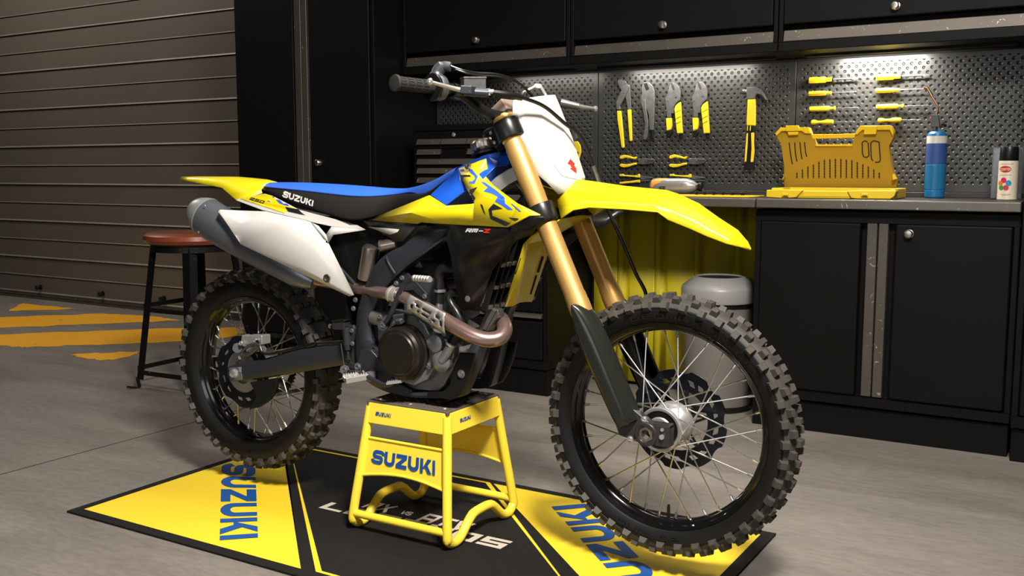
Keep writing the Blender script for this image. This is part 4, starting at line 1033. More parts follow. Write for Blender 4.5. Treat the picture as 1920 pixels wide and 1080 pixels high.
for h, r0 in ((-.006, .030), (0, .036), (.004, .037), (.018, .036), (.024, .030), (.025, 0.001)):
    for j in range(seg):
        a = 2*PI*j/seg; r = r0*(1+(.07*math.cos(8*a) if r0 > .03 else 0)); u_ = Vector((1, 0, .25)).normalized()
        vs.append(cp2+nn*h+u_*math.cos(a)*r+Vector((0, 1, 0))*math.sin(a)*r)
capm.add(vs, [(i*seg+j, i*seg+(j+1) % seg, (i+1)*seg+(j+1) % seg, (i+1)*seg+j) for i in range(5) for j in range(seg)])
fc_ = obj('fuel_cap', capm, 'shock', tank, angle=30)
obj('filler_neck', MB().lathe([(.030, -.004), (.041, -.002), (.041, .004), (.030, .006)], cp2+nn*-.014, nn, 32, closed=True), 'black', tank)
vh = catmull([cp2+nn*.024, V(906, 262, .0), V(908, 250, -.0), V(917, 243, -.01), V(930, 240, -.02), V(940, 243, -.03)], 6)
obj('breather_hose', MB().tube(vh, .0042, 10), 'black', tank)
# ---- yellow radiator shroud
S = {}
def s_(n, u, q, y): S[n] = P(B_, u, q, y)
s_('a', 50, 638, -.118); s_('b', 603, 414, -.122); s_('c', 752, 511, -.130); s_('d', 985, 492, -.158); s_('e', 1010, 485, -.165)
s_('f', 930, 340, -.120); s_('g', 865, 175, -.080); s_('h', 1112, 85, -.078); s_('i', 1127, 190, -.088); s_('j', 1102, 238, -.100)
s_('k', 1180, 330, -.125); s_('l', 1400, 490, -.190); s_('m', 1600, 590, -.235); s_('n', 1500, 598, -.238); s_('o', 1305, 702, -.205)
s_('p', 1000, 685, -.175); s_('q', 800, 675, -.158); s_('r', 530, 655, -.142); s_('s', 500, 668, -.138); s_('u', 1100, 430, -.172); s_('v', 985, 250, -.100); s_('w', 430, 570, -.152)
s_('x', 1630, 606, -.236)
ks = list(S); si = {n: i for i, n in enumerate(ks)}
sf = ['a b w', 'b c w', 'w c d', 'a w s', 's w r', 'w q r', 'w d q', 'd p q', 'd e p', 'e u p', 'u o p', 'u l o', 'l n o', 'l m n', 'g h v', 'h i v', 'i j v', 'g v f', 'v j k', 'v k u', 'f v u', 'f u e', 'k l u']
sf = [tuple(si[a] for a in f_.split()) for f_ in sf]
spn = [S[n] for n in ks]
sh_r, sh_l = both('radiator_shroud', spn, sf, 'yellow', bevel=0, angle=22)
bp = lambda pp: [B_(*a) for a in pp]
G = [('deco_blue', [[(878, 185), (910, 178), (915, 193), (880, 200)], [(955, 180), (985, 178), (1038, 245), (1010, 310), (955, 308), (958, 290), (990, 290), (1012, 262), (1005, 240), (965, 205)],
       [(1055, 288), (1105, 300), (1215, 380), (1278, 435), (1283, 475), (1262, 470), (1240, 440), (1160, 400), (1085, 380), (1125, 345)],
       [(1215, 430), (1255, 420), (1280, 440), (1283, 490), (1300, 500), (1355, 545), (1310, 545), (1255, 505), (1192, 470)],
       [(1330, 485), (1350, 492), (1430, 560), (1412, 560)]]),
     ('black_ink', [[(887, 232), (965, 232), (978, 247), (912, 248), (905, 278)], [(940, 375), (1035, 340), (990, 400), (1018, 440), (1005, 468), (985, 470)], [(1060, 490), (1080, 500), (1110, 595), (1092, 570), (1075, 530)],
       [(1135, 540), (1180, 490), (1262, 535), (1165, 548), (1170, 598), (1332, 668), (1290, 694), (1152, 628)], [(1312, 612), (1412, 625), (1375, 646)]])]
for mm, pls in G:
    for q in pls: decal('graphic', [bp(q)], sh_r, mm, sh_r, off=.0008 if mm == 'deco_blue' else .0012, step=6)
p = P(B_, 950, 152, -.094)
obj('shroud_bolt', MB().lathe([(.0095, 0), (.0095, .003), (.0055, .0045), (.003, .0035), (0, .0035)], p, Vector((0, -1, .25)), 16), 'shock', sh_r)
# ---- black lower shroud
K = {}
def q_(n, p, y): K[n] = V(p[0], p[1], y)
q_('a', (790, 416.5), -.138); q_('b', (888, 422.5), -.172); q_('c', (952, 426), -.203); q_('d', (992, 404.5), -.234); q_('e', (1019.5, 406.5), -.232); q_('f', (1020, 412), -.230)
q_('g', (997, 440), -.205); q_('h', (967, 451), -.190); q_('i', (924, 505), -.158); q_('j', (896, 584), -.130); q_('k', (884, 581), -.135); q_('l', (867, 583), -.135); q_('m', (852, 526), -.140)
q_('n', (845.5, 477), -.146); q_('o', (836, 445), -.150); q_('p', (846, 425), -.155); q_('r', (846, 478), -.150); q_('s', (960, 424), -.205); q_('t', (880, 520), -.152)
kk = list(K); ki = {n: i for i, n in enumerate(kk)}
kf = ['a b p', 'b c n', 'p b n', 'p n o', 'c d s', 'd e f', 'd f g', 's d g', 'c s h', 's g h', 'n c h', 'n h i', 'n i t', 'n t m', 't i j', 't j k', 't k m', 'm k l']
kf = [tuple(ki[a] for a in f_.split()) for f_ in kf]
bl_r, bl_l = both('lower_shroud', [K[n] for n in kk], kf, 'black', bevel=0, angle=26)
decal('lettering', map_px('RM-', [B_(925, 745), B_(1085, 750), B_(1100, 716), B_(940, 712)], t=.24, w=1.5, gap=.2, slant=.1), bl_r, 'white_ink', bl_r, off=.0014)
decal('lettering', map_px('Z', [B_(1088, 752), B_(1140, 753), B_(1155, 716), B_(1102, 716)], t=.26, w=1., gap=0), bl_r, 'red_ink', bl_r, off=.0014)
Dp = lambda u, w__: (600+u/3.1775, 420+w__/3.1775)
p = V(*Dp(882, 445), -.140)
obj('shroud_bolt', MB().lathe([(.0085, 0), (.0085, .003), (.0045, .004), (0, .003)], p, (0, -1, 0), 16), 'case', bl_r)
# carbon look strip under the shroud and seat
cs = [V(680, 414, -.114), V(785, 419, -.132), V(756, 452, -.125), V(745, 453, -.120), V(700, 428, -.114)]
both('side_cover_front', cs, [tuple(range(5))], 'carbon')
both('side_cover_front', [V(690, 425, -.118), V(749, 430, -.125), V(741, 443, -.121)], [(0, 1, 2)], 'white')
# ---- front fender
N = [  # edge(low near) , groove, upper ridge, crown
 ((1407, 469), .0, (1407, 468), .0, (1407, 467), 0, (1407, 466)),
 ((1391, 464), -.022, (1392, 459), -.018, (1394, 454), -.010, (1396, 449)),
 ((1362, 457), -.044, (1366, 449), -.038, (1376, 446), -.022, (1381, 432)),
 ((1325, 443), -.055, (1332, 431), -.048, (1340, 420), -.032, (1343, 409)),
 ((1294, 429), -.062, (1300, 413), -.055, (1303, 397), -.040, (1302, 382)),
 ((1252, 412), -.072, (1258, 394), -.062, (1262, 377), -.045, (1262, 364)),
 ((1233, 398), -.076, (1230, 385), -.066, (1237, 367), -.048, (1246, 357.5)),
 ((1170, 392.5), -.082, (1165, 380.5), -.074, (1160, 362), -.052, (1170, 350)),
 ((1105, 389), -.090, (1097, 377.5), -.082, (1100, 358.5), -.056, (1110, 341.5)),
 ((1075, 394), -.094, (1076, 384), -.088, (1066, 356), -.060, (1077, 337)),
 ((1052, 409), -.096, (1048, 392), -.092, (1046, 376), -.070, (1060, 350))]
rows = []
for e, ye, g_, yg, r_, yr, cpx in N:
    g_ = V(*g_, ye*.80 if ye else 0); r_ = V(*r_, ye*.68 if ye else 0); e = V(*e, ye); c0 = V(*cpx, 0); c0 = Vector((r_.x*.6+c0.x*.4, 0, c0.z)) if ye else V(*cpx, 0)
    half = [e, g_, r_, c0]; rows.append(half+[mir(p) for p in reversed(half[:-1])])
ff = obj('front_fender', MB().grid(rows), 'yellow', BK, solid=.0032, angle=7, bevel=0)
# rear flap of the front fender with slots, running down behind the fork tubes
fl = [(P(F_, 540, 395, -.086), P(F_, 640, 395, .086)), (P(F_, 470, 425, -.084), None), (P(F_, 345, 505, -.080), None), (P(F_, 290, 562, -.078), None), (P(F_, 165, 978, -.066), None)]
lf = [p for p, _ in fl]
# right-hand side points are mirrored and pulled up so the lower edge rises towards the far side as in a swept V
rows = []
lv = [0, .18, .42, .58, 1.0]
for i, p in enumerate(lf):
    ins = p+Vector((-.010, .014, 0)) if i < 4 else p+Vector((.0, .016, .0))
    mid = Vector((p.x+.012, -.012, p.z+.006)); mid2 = Vector((p.x+.012, .012, p.z+.006))
    rows.append([p, ins+Vector((.018, 0, .002)), mid, mid2, mir(ins)+Vector((.018, 0, .002)), mir(p)])
flap = obj('fender_flap', MB().grid(rows), 'yellow', ff, solid=.003, angle=15)
decal('slot', [[F_(410, 640), F_(425, 645), F_(392, 750), F_(377, 748)], [F_(368, 768), F_(380, 770), F_(341, 897), F_(330, 893)], [F_(268, 652), F_(273, 655), F_(238, 762), F_(232, 760)]], flap, 'black_ink', flap, off=.001)
# ---- number plate
R_ = [((962, 188), -.095, (1039, 179), .060), ((961, 206), -.100, (1047, 197), .070), ((963, 237), -.105, (1058, 225), .080), ((984, 271), -.100, (1070, 258), .088), ((995, 298), -.094, (1079, 285), .088), ((1004, 324), -.086, (1087, 308), .086), ((1026, 343), -.070, (1094, 331), .080), ((1047, 365), -.052, (1094, 337), .06)]
rows = []
for l, yl_, r, yr in R_:
    l = V(*l, yl_); r = V(*r, yr); a = (l+r)/2
    k = (yr-yl_)/.19
    q1 = l.lerp(r, .12)+Vector((.020*k, 0, .002)); q2 = l.lerp(r, .35)+Vector((.036*k, 0, .004)); q3 = l.lerp(r, .65)+Vector((.036*k, 0, .004)); q4 = l.lerp(r, .88)+Vector((.020*k, 0, .002))
    rows.append([l, q1, q2, q3, q4, r])
npl = obj('number_plate', MB().grid(rows), 'white', BK, solid=.003, sub=0, bevel=0, angle=16)
cq = lambda u, w__: (720+u/4.32, 100+w__/4.32)
decal('emblem', [[cq(1505, 855), cq(1513, 880), cq(1545, 905), cq(1560, 972), cq(1545, 958), cq(1500, 933), cq(1518, 930), cq(1535, 935), cq(1530, 915), cq(1484, 893)]] if False else
      [[cq(1507, 855), cq(1545, 897), cq(1530, 912), cq(1484, 893)], [cq(1518, 885), cq(1558, 935), cq(1552, 955), cq(1508, 912)], [cq(1503, 932), cq(1522, 928), cq(1558, 950), cq(1556, 972)]], npl, 'red_ink', npl, off=.0012, step=4)
decal('panel_groove', [[cq(1375, 903), cq(1382, 908), cq(1400, 935), cq(1445, 988), cq(1565, 1018), cq(1563, 1026), cq(1438, 997)]], npl, 'can_lid', npl, off=.0008, step=5)
# white window frame on top of the plate
ar = [V(974, 186, -.06), V(983, 172, -.05), V(1004, 161, -.02), V(1012, 162, -.01), V(1020, 176, .02), V(1025, 187, .03)]
fm = MB()
for a, b_ in zip(ar, ar[1:]):
    w__ = .004 if a.y < -.03 else .012
    d_ = (b_-a); fm.obox((a+b_)/2, d_/2*1.08, Vector((.004, 0, 0)), d_.cross(Vector((1, 0, 0))).normalized()*w__*.5)
obj('plate_frame', fm, 'white', npl, bevel=.001)
obj('plate_strap', MB().prism([V(1020, 178, .03), V(1038, 178.5, .06), V(1058, 225, .08), V(1030, 205, .05)], (-.004, 0, 0)), 'white', npl)
# ================================================================ FRAME, ENGINE AND RUNNING GEAR
D_ = lambda u, w__: (600+u/3.1775, 420+w__/3.1775)
E_ = lambda u, w__: (400+u/5.4, 520+w__/5.4)
def D(u, w__, y): q = D_(u, w__); return V(q[0], q[1], y)
def E(u, w__, y): q = E_(u, w__); return V(q[0], q[1], y)
def ribbon(outer, inner, y_out, depth, bow=.0):
    """solid beam of rectangular section between two outlines"""
    m = MB(); n = len(outer); rows = []
    for o_, i_ in zip(outer, inner):
        a = o_; b_ = i_
        rows.append([a+Vector((0, .006, 0)), a.lerp(b_, .12), a.lerp(b_, .5)+Vector((0, -bow, 0)), a.lerp(b_, .88), b_+Vector((0, .006, 0)), b_+Vector((0, depth, 0)), a+Vector((0, depth, 0)), a+Vector((0, .006, 0))])
    m.grid(rows); k = len(rows[0])
    m.add(rows[0][:-1], [tuple(range(k-1))]); m.add(rows[-1][:-1], [tuple(range(k-1))]); return m
def bolt(p, parent, r=.006, m='case', h=.005, n=12, d=(0, -1, 0)):
    return obj('bolt', MB().lathe([(r*1.45, 0), (r*1.45, .0012), (r, .0014), (r, h), (r*.55, h), (r*.5, h*.4), (0, h*.4)], p, d, n), m, parent)
# main spar right: from the steering head down to the swingarm pivot
yo = -.112
out_px = [(801, 424), (776, 440), (751, 461), (731, 471), (713, 484), (700, 499), (690, 517), (682, 535), (675.5, 555), (669, 578), (665.5, 600), (664, 640), (665, 665), (667, 682)]
inn_px = [(846, 430), (826, 450), (792, 477), (768, 494), (746, 512), (733, 525), (722, 538), (711, 553), (702, 570), (696, 590), (694, 609), (694, 632), (700, 650), (712, 668)]
def oy(i): return [-.112, -.116, -.120, -.122, -.122, -.120, -.118, -.116, -.114, -.112, -.112, -.114, -.116, -.118][i]
def side_beam(sg):
    o_ = [V(*p, oy(i)) for i, p in enumerate(out_px)]; i_ = [V(*p, oy(i)) for i, p in enumerate(inn_px)]
    # extend forward and inward to the steering head, under the tank
    he = [fk(.20, -.052, -.085), fk(.14, -.040, -.075)]; hi = [fk(.285, -.060, -.078), fk(.262, -.040, -.070)]
    o2 = [he[1], he[0]]+o_; i2 = [hi[1], hi[0]]+i_
    m = ribbon(catmull(o2, 4), catmull(i2, 4), 0, .045, .004)
    return m if sg < 0 else m.mirror()
FR = obj('frame', side_beam(-1).join(side_beam(1)).obox(Vector((-.165, 0, .58)), (.02, 0, 0), (0, .09, 0), (0, 0, .022)).obox(Vector((-.17, 0, .46)), (.02, 0, 0), (0, .09, 0), (0, 0, .02)), 'frame', BK, angle=40)
w1 = [D(398, 192, -.127), D(405, 225, -.127), D(425, 262, -.126), D(447, 295, -.124)]
obj('weld_bead', MB().tube(catmull(w1, 4), .0035, 8), 'frame', FR)
wb = MB()
for k in range(16):
    q = Vector(D(615, 172, -.126)).lerp(D(738, 84, -.126), k/15); wb.lathe([(0, -.002), (.004, 0), (0, .002)], q, (0, -1, 0), 8)
obj('weld_bead', wb, 'frame', FR)
# lower cradle rail and pivot plate, both sides
def cradle(sg):
    o_ = [D(215, 700, -.116), D(215, 790, -.120), D(212, 850, -.122), D(232, 900, -.122), D(300, 960, -.122), D(390, 1003, -.120), D(470, 1024, -.118), D(550, 1036, -.112), D(660, 1042, -.105), D(770, 1044, -.10), D(835, 1030, -.097), D(862, 985, -.094), D(905, 880, -.088), D(960, 720, -.078), D(1030, 560, -.06), D(1060, 510, -.056)]
    i_ = [D(300, 690, -.116), D(345, 745, -.120), D(285, 790, -.124), D(330, 838, -.124), D(385, 905, -.122), D(430, 945, -.120), D(480, 975, -.118), D(550, 1000, -.112), D(650, 1002, -.105), D(730, 1000, -.10), D(778, 980, -.097), D(806, 930, -.094), D(850, 830, -.088), D(905, 690, -.078), D(975, 540, -.06), D(1010, 490, -.056)]
    m = ribbon(catmull(o_, 3), catmull(i_, 3), 0, .040, .003)
    return m if sg < 0 else m.mirror()
CR = obj('cradle_rail', cradle(-1), 'frame', FR, angle=40); obj('cradle_rail', cradle(1), 'frame', FR, angle=40)
pv = [D(238, 760, -.128), D(262, 745, -.129), D(300, 748, -.129), D(340, 790, -.128), D(372, 850, -.127), D(420, 905, -.125), D(480, 955, -.122), D(545, 990, -.118), D(545, 1005, -.118), D(440, 985, -.122), D(360, 945, -.125), D(318, 895, -.127), D(290, 870, -.128), D(262, 880, -.128), D(232, 875, -.128), D(215, 840, -.128)]
obj('pivot_plate', MB().prism(pv, (0, .014, 0)), 'frame', FR, bevel=.0045, bseg=3)
bolt(D(225, 852, -.130), FR, .009); bolt(D(323, 745, -.120), FR, .010, 'case_d')
for u, w__ in ((212, 452), (200, 503), (192, 635), (192, 712)): bolt(D(u, w__, -.118), FR, .0055)
# single downtube gusset and head stay plates
obj('head_stay', MB().prism([D(478, 300, -.100), D(492, 278, -.100), D(520, 290, -.100), D(640, 420, -.098), D(628, 446, -.098), D(600, 440, -.098), D(555, 395, -.1), D(470, 400, -.100), D(420, 390, -.100), D(440, 350, -.1)], (0, .006, 0)), 'frame', FR, bevel=.0015)
for u, w__ in ((490, 320), (455, 353), (433, 378), (624, 432)): bolt(D(u, w__, -.102), FR, .0055)
obj('engine_mount', MB().prism([D(1005, 490, -.100), D(1058, 512, -.100), D(1066, 545, -.100), D(995, 640, -.100), D(960, 645, -.100), D(940, 625, -.100)], (0, .030, 0)).prism([D(1012, 500, -.106), D(1050, 515, -.106), D(985, 635, -.106), D(965, 632, -.106)], (0, .01, 0)), 'steel_d', FR, bevel=.003)
# subframe rails under the seat
for sg in (-1, 1):
    y = .085*sg
    a = V(760, 430, -.085); b_ = V(500, 372, -.085); c_ = V(690, 560, -.10); d_ = V(540, 395, -.09)
    obj('subframe', MB().tube([Vector((p.x, abs(p.y)*sg, p.z)) for p in (a, b_)], .009, 12).tube([Vector((p.x, abs(p.y)*sg, p.z)) for p in (c_, d_)], .008, 12), 'frame', FR)
# air box and inner mud guard in black
ab = [V(600, 405, -.10), V(735, 425, -.10), V(700, 470, -.10), V(672, 540, -.10), V(655, 552, -.10), V(610, 500, -.10), V(570, 450, -.10)]
AB = obj('air_box', MB().prism([Vector((p.x, -.100, p.z)) for p in ab], (0, .20, 0)), 'black', BK, bevel=.006)
mg = MB(); rows = []
for px in ((560, 470), (600, 500), (632, 530), (645, 560), (640, 600), (630, 640), (634, 655)):
    p = V(px[0]+14, px[1], -.05); rows.append([Vector((p.x-.0, -.075, p.z)), Vector((p.x+.022, -.05, p.z)), Vector((p.x+.03, 0, p.z)), Vector((p.x+.022, .05, p.z)), Vector((p.x, .075, p.z))])
obj('mud_flap', MB().grid(rows), 'black', BK, solid=.003, sub=1)
# ---------------------------------------------------------------- shock
sh = MB().tube([V(700, 470, -.0), V(690, 600, -.0), V(685, 660, 0)], .030, 24)
SH = obj('shock_absorber', sh, 'steel_d', BK)
sp_ = MB(); pth = []; a0_, a1_ = V(696, 500, 0), V(688, 640, 0)
for k in range(161): f_ = k/160; an = 2*PI*7*f_; pth.append(a0_.lerp(a1_, f_)+Vector((math.cos(an)*.036, math.sin(an)*.036, 0)))
obj('spring', sp_.tube(pth, .0055, 8), 'black_sat', SH)
ra, rb_ = V(697, 459, -.098), V(686, 524, -.098); rx_ = (rb_-ra).normalized()
Lr = (rb_-ra).length
obj('reservoir', MB().lathe([(0, -.002), (.016, 0), (.0255, .008), (.0265, .014), (.0265, Lr-.004), (.024, Lr), (0, Lr+.004)], ra, rx_, 30), 'shock', SH)
c1, c2 = V(738, 458, -.085), V(716, 462, -.122)
c2 = V(717, 461, -.125); c1 = c2+Vector((.02, .05, .004))
obj('adjuster_housing', MB().tube([V(742, 456, -.10), V(716, 461, -.118)], .0165, 20), 'shock', SH)
hd = V(716, 461, -.118); dx = (V(716, 461, -.118)-V(742, 456, -.10)).normalized()
kn = obj('adjuster_knob', MB().lathe([(.0165, 0), (.0175, .001), (.0175, .006), (.015, .008), (0, .008)], hd, dx, 8), 'steel_d', SH)
for (dy, dz, mm) in ((-.0, .006, 'blue'), (.005, -.005, 'red'), (-.006, -.005, 'silver')):
    s_ = dx.cross(Vector((0, 0, 1))).normalized(); obj('adjuster_screw', MB().cyl(hd+dx*.0078+s_*dy+Vector((0, 0, dz)), hd+dx*.0095+s_*dy+Vector((0, 0, dz)), .003, 10), mm, kn)
# ---------------------------------------------------------------- swingarm
ySA = -.108
sa_o = [E(135, 905, ySA), E(180, 893, ySA), E(400, 850, ySA), E(620, 795, ySA), E(800, 745, ySA), E(1000, 700, ySA), E(1180, 680, ySA), E(1295, 670, ySA), E(1400, 690, ySA)]
sa_i = [E(160, 1058, ySA), E(230, 1056, ySA), E(400, 1042, ySA), E(620, 1010, ySA), E(800, 978, ySA), E(1000, 945, ySA), E(1180, 915, ySA), E(1330, 888, ySA), E(1420, 870, ySA)]
def arm(sg):
    m = ribbon(sa_o, sa_i, 0, .032, .003)
    return m if sg < 0 else m.mirror()
SAo = obj('swingarm', arm(-1).join(arm(1)).obox((sa_o[-1]+sa_i[-1])/2+Vector((.0, .108, 0)), (.035, 0, 0), (0, .10, 0), (0, 0, .035)).obox((sa_o[5]+sa_i[5])/2+Vector((.02, .108, 0)), (.03, 0, 0), (0, .09, 0), (0, 0, .022)), 'frame', BK, bevel=.002)
adj = [E(165, 915, ySA-.001), E(285, 905, ySA-.001), E(300, 1035, ySA-.001), E(180, 1050, ySA-.001)]
obj('axle_block', MB().prism(adj, (0, -.004, 0)), 'muffler', SAo, bevel=.001)
nut = E(214, 972, ySA-.005)
obj('axle_nut', MB().lathe([(.015, 0), (.015, .0015), (.0125, .002), (.0125, .012), (.0075, .013), (.0075, .006), (0, .006)], nut, (0, -1, 0), 6).lathe([(.016, 0), (.016, .002), (.0, .002)], nut, (0, -1, 0), 24), 'chrome', SAo, angle=25)
obj('alignment_mark', MB().prism([E(258, 908, ySA-.005), E(285, 906, ySA-.005), E(283, 958, ySA-.005), E(268, 960, ySA-.005)], (0, -.002, 0)), 'silver', SAo)
mk = MB().prism([E(1288, 672, ySA-.0025), E(1300, 672, ySA-.0025), E(1332, 886, ySA-.0025), E(1322, 888, ySA-.0025)], (0, -.001, 0))
obj('weld_line', mk, 'silver', SAo)
# ---------------------------------------------------------------- rear brake
cal = MB().obox(E(450, 628, -.082), (V(500, 634, -.082)-V(468, 634, -.082))/2, (0, .020, 0), (0, 0, .015))
CA = obj('brake_caliper', cal.obox(E(345, 640, -.085), (.013, 0, -.002), (0, .016, 0), (.004, 0, .018)).obox(E(420, 700, -.082), (.030, 0, .004), (0, .014, 0), (-.004, 0, .016)), 'silver', BK, bevel=.003)
obj('caliper_piston', MB().cyl(E(245, 715, -.088), E(245, 715, -.104), .016, 20).cyl(E(500, 730, -.088), E(500, 730, -.100), .012, 20), 'case_d', CA)
gb = catmull([E(290, 790, -.108), E(300, 745, -.110), E(350, 700, -.112), E(420, 672, -.112), E(475, 690, -.112), E(440, 720, -.112), E(380, 770, -.110), E(300, 800, -.108)], 5)
obj('caliper_guard', MB().tube(gb, .0055, 8), 'case_d', CA)
for u, w__ in ((432, 640), (285, 665), (280, 810)): obj('bolt', MB().lathe([(.007, 0), (.007, .006), (.004, .007), (0, .004)], E(u, w__, -.104), (0, -1, 0), 12), 'chrome', CA)
rh = catmull([E(440, 640, -.108), E(470, 690, -.113), E(500, 760, -.115), E(560, 778, -.112), E(680, 755, -.108), E(850, 712, -.104), E(980, 685, -.104), E(1100, 665, -.106), E(1320, 648, -.108)], 6)
obj('rear_brake_hose', MB().tube(rh, .0042, 8), 'black', CA)
obj('hose_guide', MB().tube([E(965, 690, -.103), E(1040, 672, -.104)], .0068, 10), 'black', CA)
dg = [V(468, 717, -.112), V(518, 709, -.112), V(519, 722, -.112), V(515, 737, -.112), V(503, 752, -.112), V(486, 764, -.112), V(466, 768, -.112), V(474, 755, -.112), V(480, 742, -.112), V(474, 728, -.112)]
obj('disc_guard', MB().prism(dg, (0, .012, 0)), 'black', BK, bevel=.002)
# rear master cylinder
y = -.132
MCR = obj('rear_master_cylinder', MB().lathe([(.010, 0), (.0125, .002), (.0125, .050), (.010, .053), (.009, .066), (.004, .068), (.004, .10)], E(1350, 510, y), E(1365, 760, y)-E(1350, 510, y), 20), 'frame', BK)
obj('mount', MB().prism([E(1325, 480, y), E(1415, 485, y), E(1430, 520, y), E(1400, 720, y), E(1380, 720, y), E(1385, 520, y), E(1322, 510, y)], (0, .01, 0)), 'frame', MCR, bevel=.002)
obj('reservoir', MB().prism([E(1195, 455, y), E(1325, 450, y), E(1325, 535, y), E(1200, 530, y)], (0, .030, 0)), 'frame', MCR, bevel=.004)
obj('reservoir_cap', MB().prism([E(1190, 435, y-.002), E(1330, 430, y-.002), E(1330, 452, y-.002), E(1192, 455, y-.002)], (0, .034, 0)), 'black', MCR, bevel=.003)
bolt(E(1405, 540, y-.001), MCR, .005); bolt(E(1410, 670, y-.001), MCR, .005); bolt(E(1185, 495, y+.01), MCR, .005, d=(-1, 0, 0))
obj('push_rod', MB().tube([E(1365, 780, y), E(1370, 860, y)], .003, 8).obox(E(1370, 830, y), (.007, 0, 0), (0, .005, 0), (0, 0, .002)).prism([E(1350, 850, y), E(1385, 860, y), E(1480, 900, y), E(1490, 945, y), E(1440, 945, y), E(1360, 910, y)], (0, .008, 0)), 'frame', MCR, bevel=.001)
# footpegs and brake pedal
for sg in (-1, 1):
    a = E(1330, 1040, -.20); b_ = E(1600, 990, -.135); 
    if sg > 0: a.y *= -1; b_.y *= -1
    d_ = (b_-a).normalized(); s_ = d_.cross(Vector((0, 0, 1))).normalized(); u_ = s_.cross(d_)
    if u_.z < 0: u_ = -u_
    pg = MB()
    L = (b_-a).length
    for o_ in (-.016, .016): pg.obox(a.lerp(b_, .42)+s_*o_, d_*L*.42, s_*.0028, u_*.007)
    for k in range(5): pg.obox(a.lerp(b_, .03+.19*k)+u_*0, s_*.017, d_*.0025, u_*.006)
    for k in range(9):
        for o_ in (-.016, .016):
            c_ = a.lerp(b_, .04+.09*k)+s_*o_+u_*.007; pg.add([c_-d_*.005-s_*.002, c_+d_*.005-s_*.002, c_+d_*.005+s_*.002, c_-d_*.005+s_*.002, c_+u_*.009], [(0, 3, 2, 1), (0, 1, 4), (1, 2, 4), (2, 3, 4), (3, 0, 4)])
    FPg = obj('footpeg', pg, 'silver', BK)
    obj('peg_mount', MB().tube([a.lerp(b_, .82), b_], [.010, .012], 14).lathe([(.0, -.016), (.013, -.016), (.014, -.008), (.014, .010), (0, .010)], b_, u_, 18), 'case', FPg)
bp_ = MB().tube(catmull([E(1335, 935, -.128), E(1400, 960, -.140), E(1480, 965, -.150), V(700, 712, -.160), V(722, 722, -.165), V(738, 719, -.165)], 5), .0065, 10)
BP = obj('brake_pedal', bp_, 'frame', BK)
tp_ = MB(); a, b_ = V(729, 718, -.165), V(757, 714, -.150); tp_.obox((a+b_)/2, (b_-a)/2, (0, .012, 0), (0, 0, .004))
for k in range(8):
    for o_ in (-.009, .009): c_ = a.lerp(b_, (k+.5)/8)+Vector((0, o_, .004)); tp_.add([c_+Vector(q) for q in ((-.0018, -.002, 0), (.0018, -.002, 0), (.0018, .002, 0), (-.0018, .002, 0), (0, 0, .005))], [(0, 3, 2, 1), (0, 1, 4), (1, 2, 4), (2, 3, 4), (3, 0, 4)])
obj('pedal_tip', tp_, 'silver', BP)
obj('pedal_pivot', MB().cyl(E(1330, 935, -.128), E(1330, 935, -.145), .014, 20), 'case_d', BP); bolt(E(1330, 935, -.145), BP, .007)
# ---------------------------------------------------------------- engine
yE = -.10
cc_ = V(756, 660, -.13); cz_, cx_ = cc_.z, cc_.x
crank = [D(335, 540, yE), D(400, 515, yE), D(520, 520, yE), D(600, 560, yE), D(650, 610, yE), D(700, 640, yE), D(790, 700, yE), D(830, 770, yE), D(790, 870, yE), D(740, 960, yE), D(700, 1000, yE), D(560, 990, yE), D(470, 950, yE), D(400, 880, yE), D(360, 780, yE), D(340, 680, yE)]
EN = obj('engine', MB().prism([Vector((p.x, -.10, p.z)) for p in crank], (0, .20, 0)), 'case', BK, bevel=.006)
# right crankcase cover with flange
fl_ = [D(350, 600, -.128), D(385, 540, -.128), D(470, 530, -.128), D(560, 545, -.128), D(620, 590, -.128), D(650, 650, -.128), D(700, 660, -.128), D(760, 690, -.128), D(800, 740, -.126), D(795, 800, -.126), D(740, 850, -.126), D(690, 850, -.126), D(640, 930, -.128), D(560, 965, -.128), D(450, 930, -.128), D(380, 860, -.128), D(352, 760, -.128)]
CV = obj('crankcase_cover', MB().prism([Vector((p.x, -.128, p.z)) for p in fl_], (0, .03, 0)), 'case', EN, bevel=.006, bseg=3)
cco = V(752, 659, -.135)
CL = obj('clutch_cover', MB().lathe([(.078, -.012), (.082, -.010), (.082, .004), (.0755, .008), (.0745, .030), (.068, .036), (.062, .037), (.058, .041), (.0, .0415)], Vector((cco.x+.012, -.132, cco.z)), (0, -1, 0), 56), 'bronze', EN, angle=28)
for k in range(7):
    a = 2*PI*k/7+.5; bolt(Vector((cco.x+.012+math.cos(a)*.083, -.128, cco.z+math.sin(a)*.083)), CL, .0055)
oc = D(482, 575, -.140)
oc_ = obj('oil_filler_cap', MB().lathe([(.017, -.004), (.017, .010), (.012, .012), (0, .012)], oc, (-.15, -.5, .85), 8).obox(oc+Vector((-.001, -.008, .013)), (.018, 0, .003), (0, .005, .002), (0, -.003, .006)), 'case_d', EN, bevel=.0015)
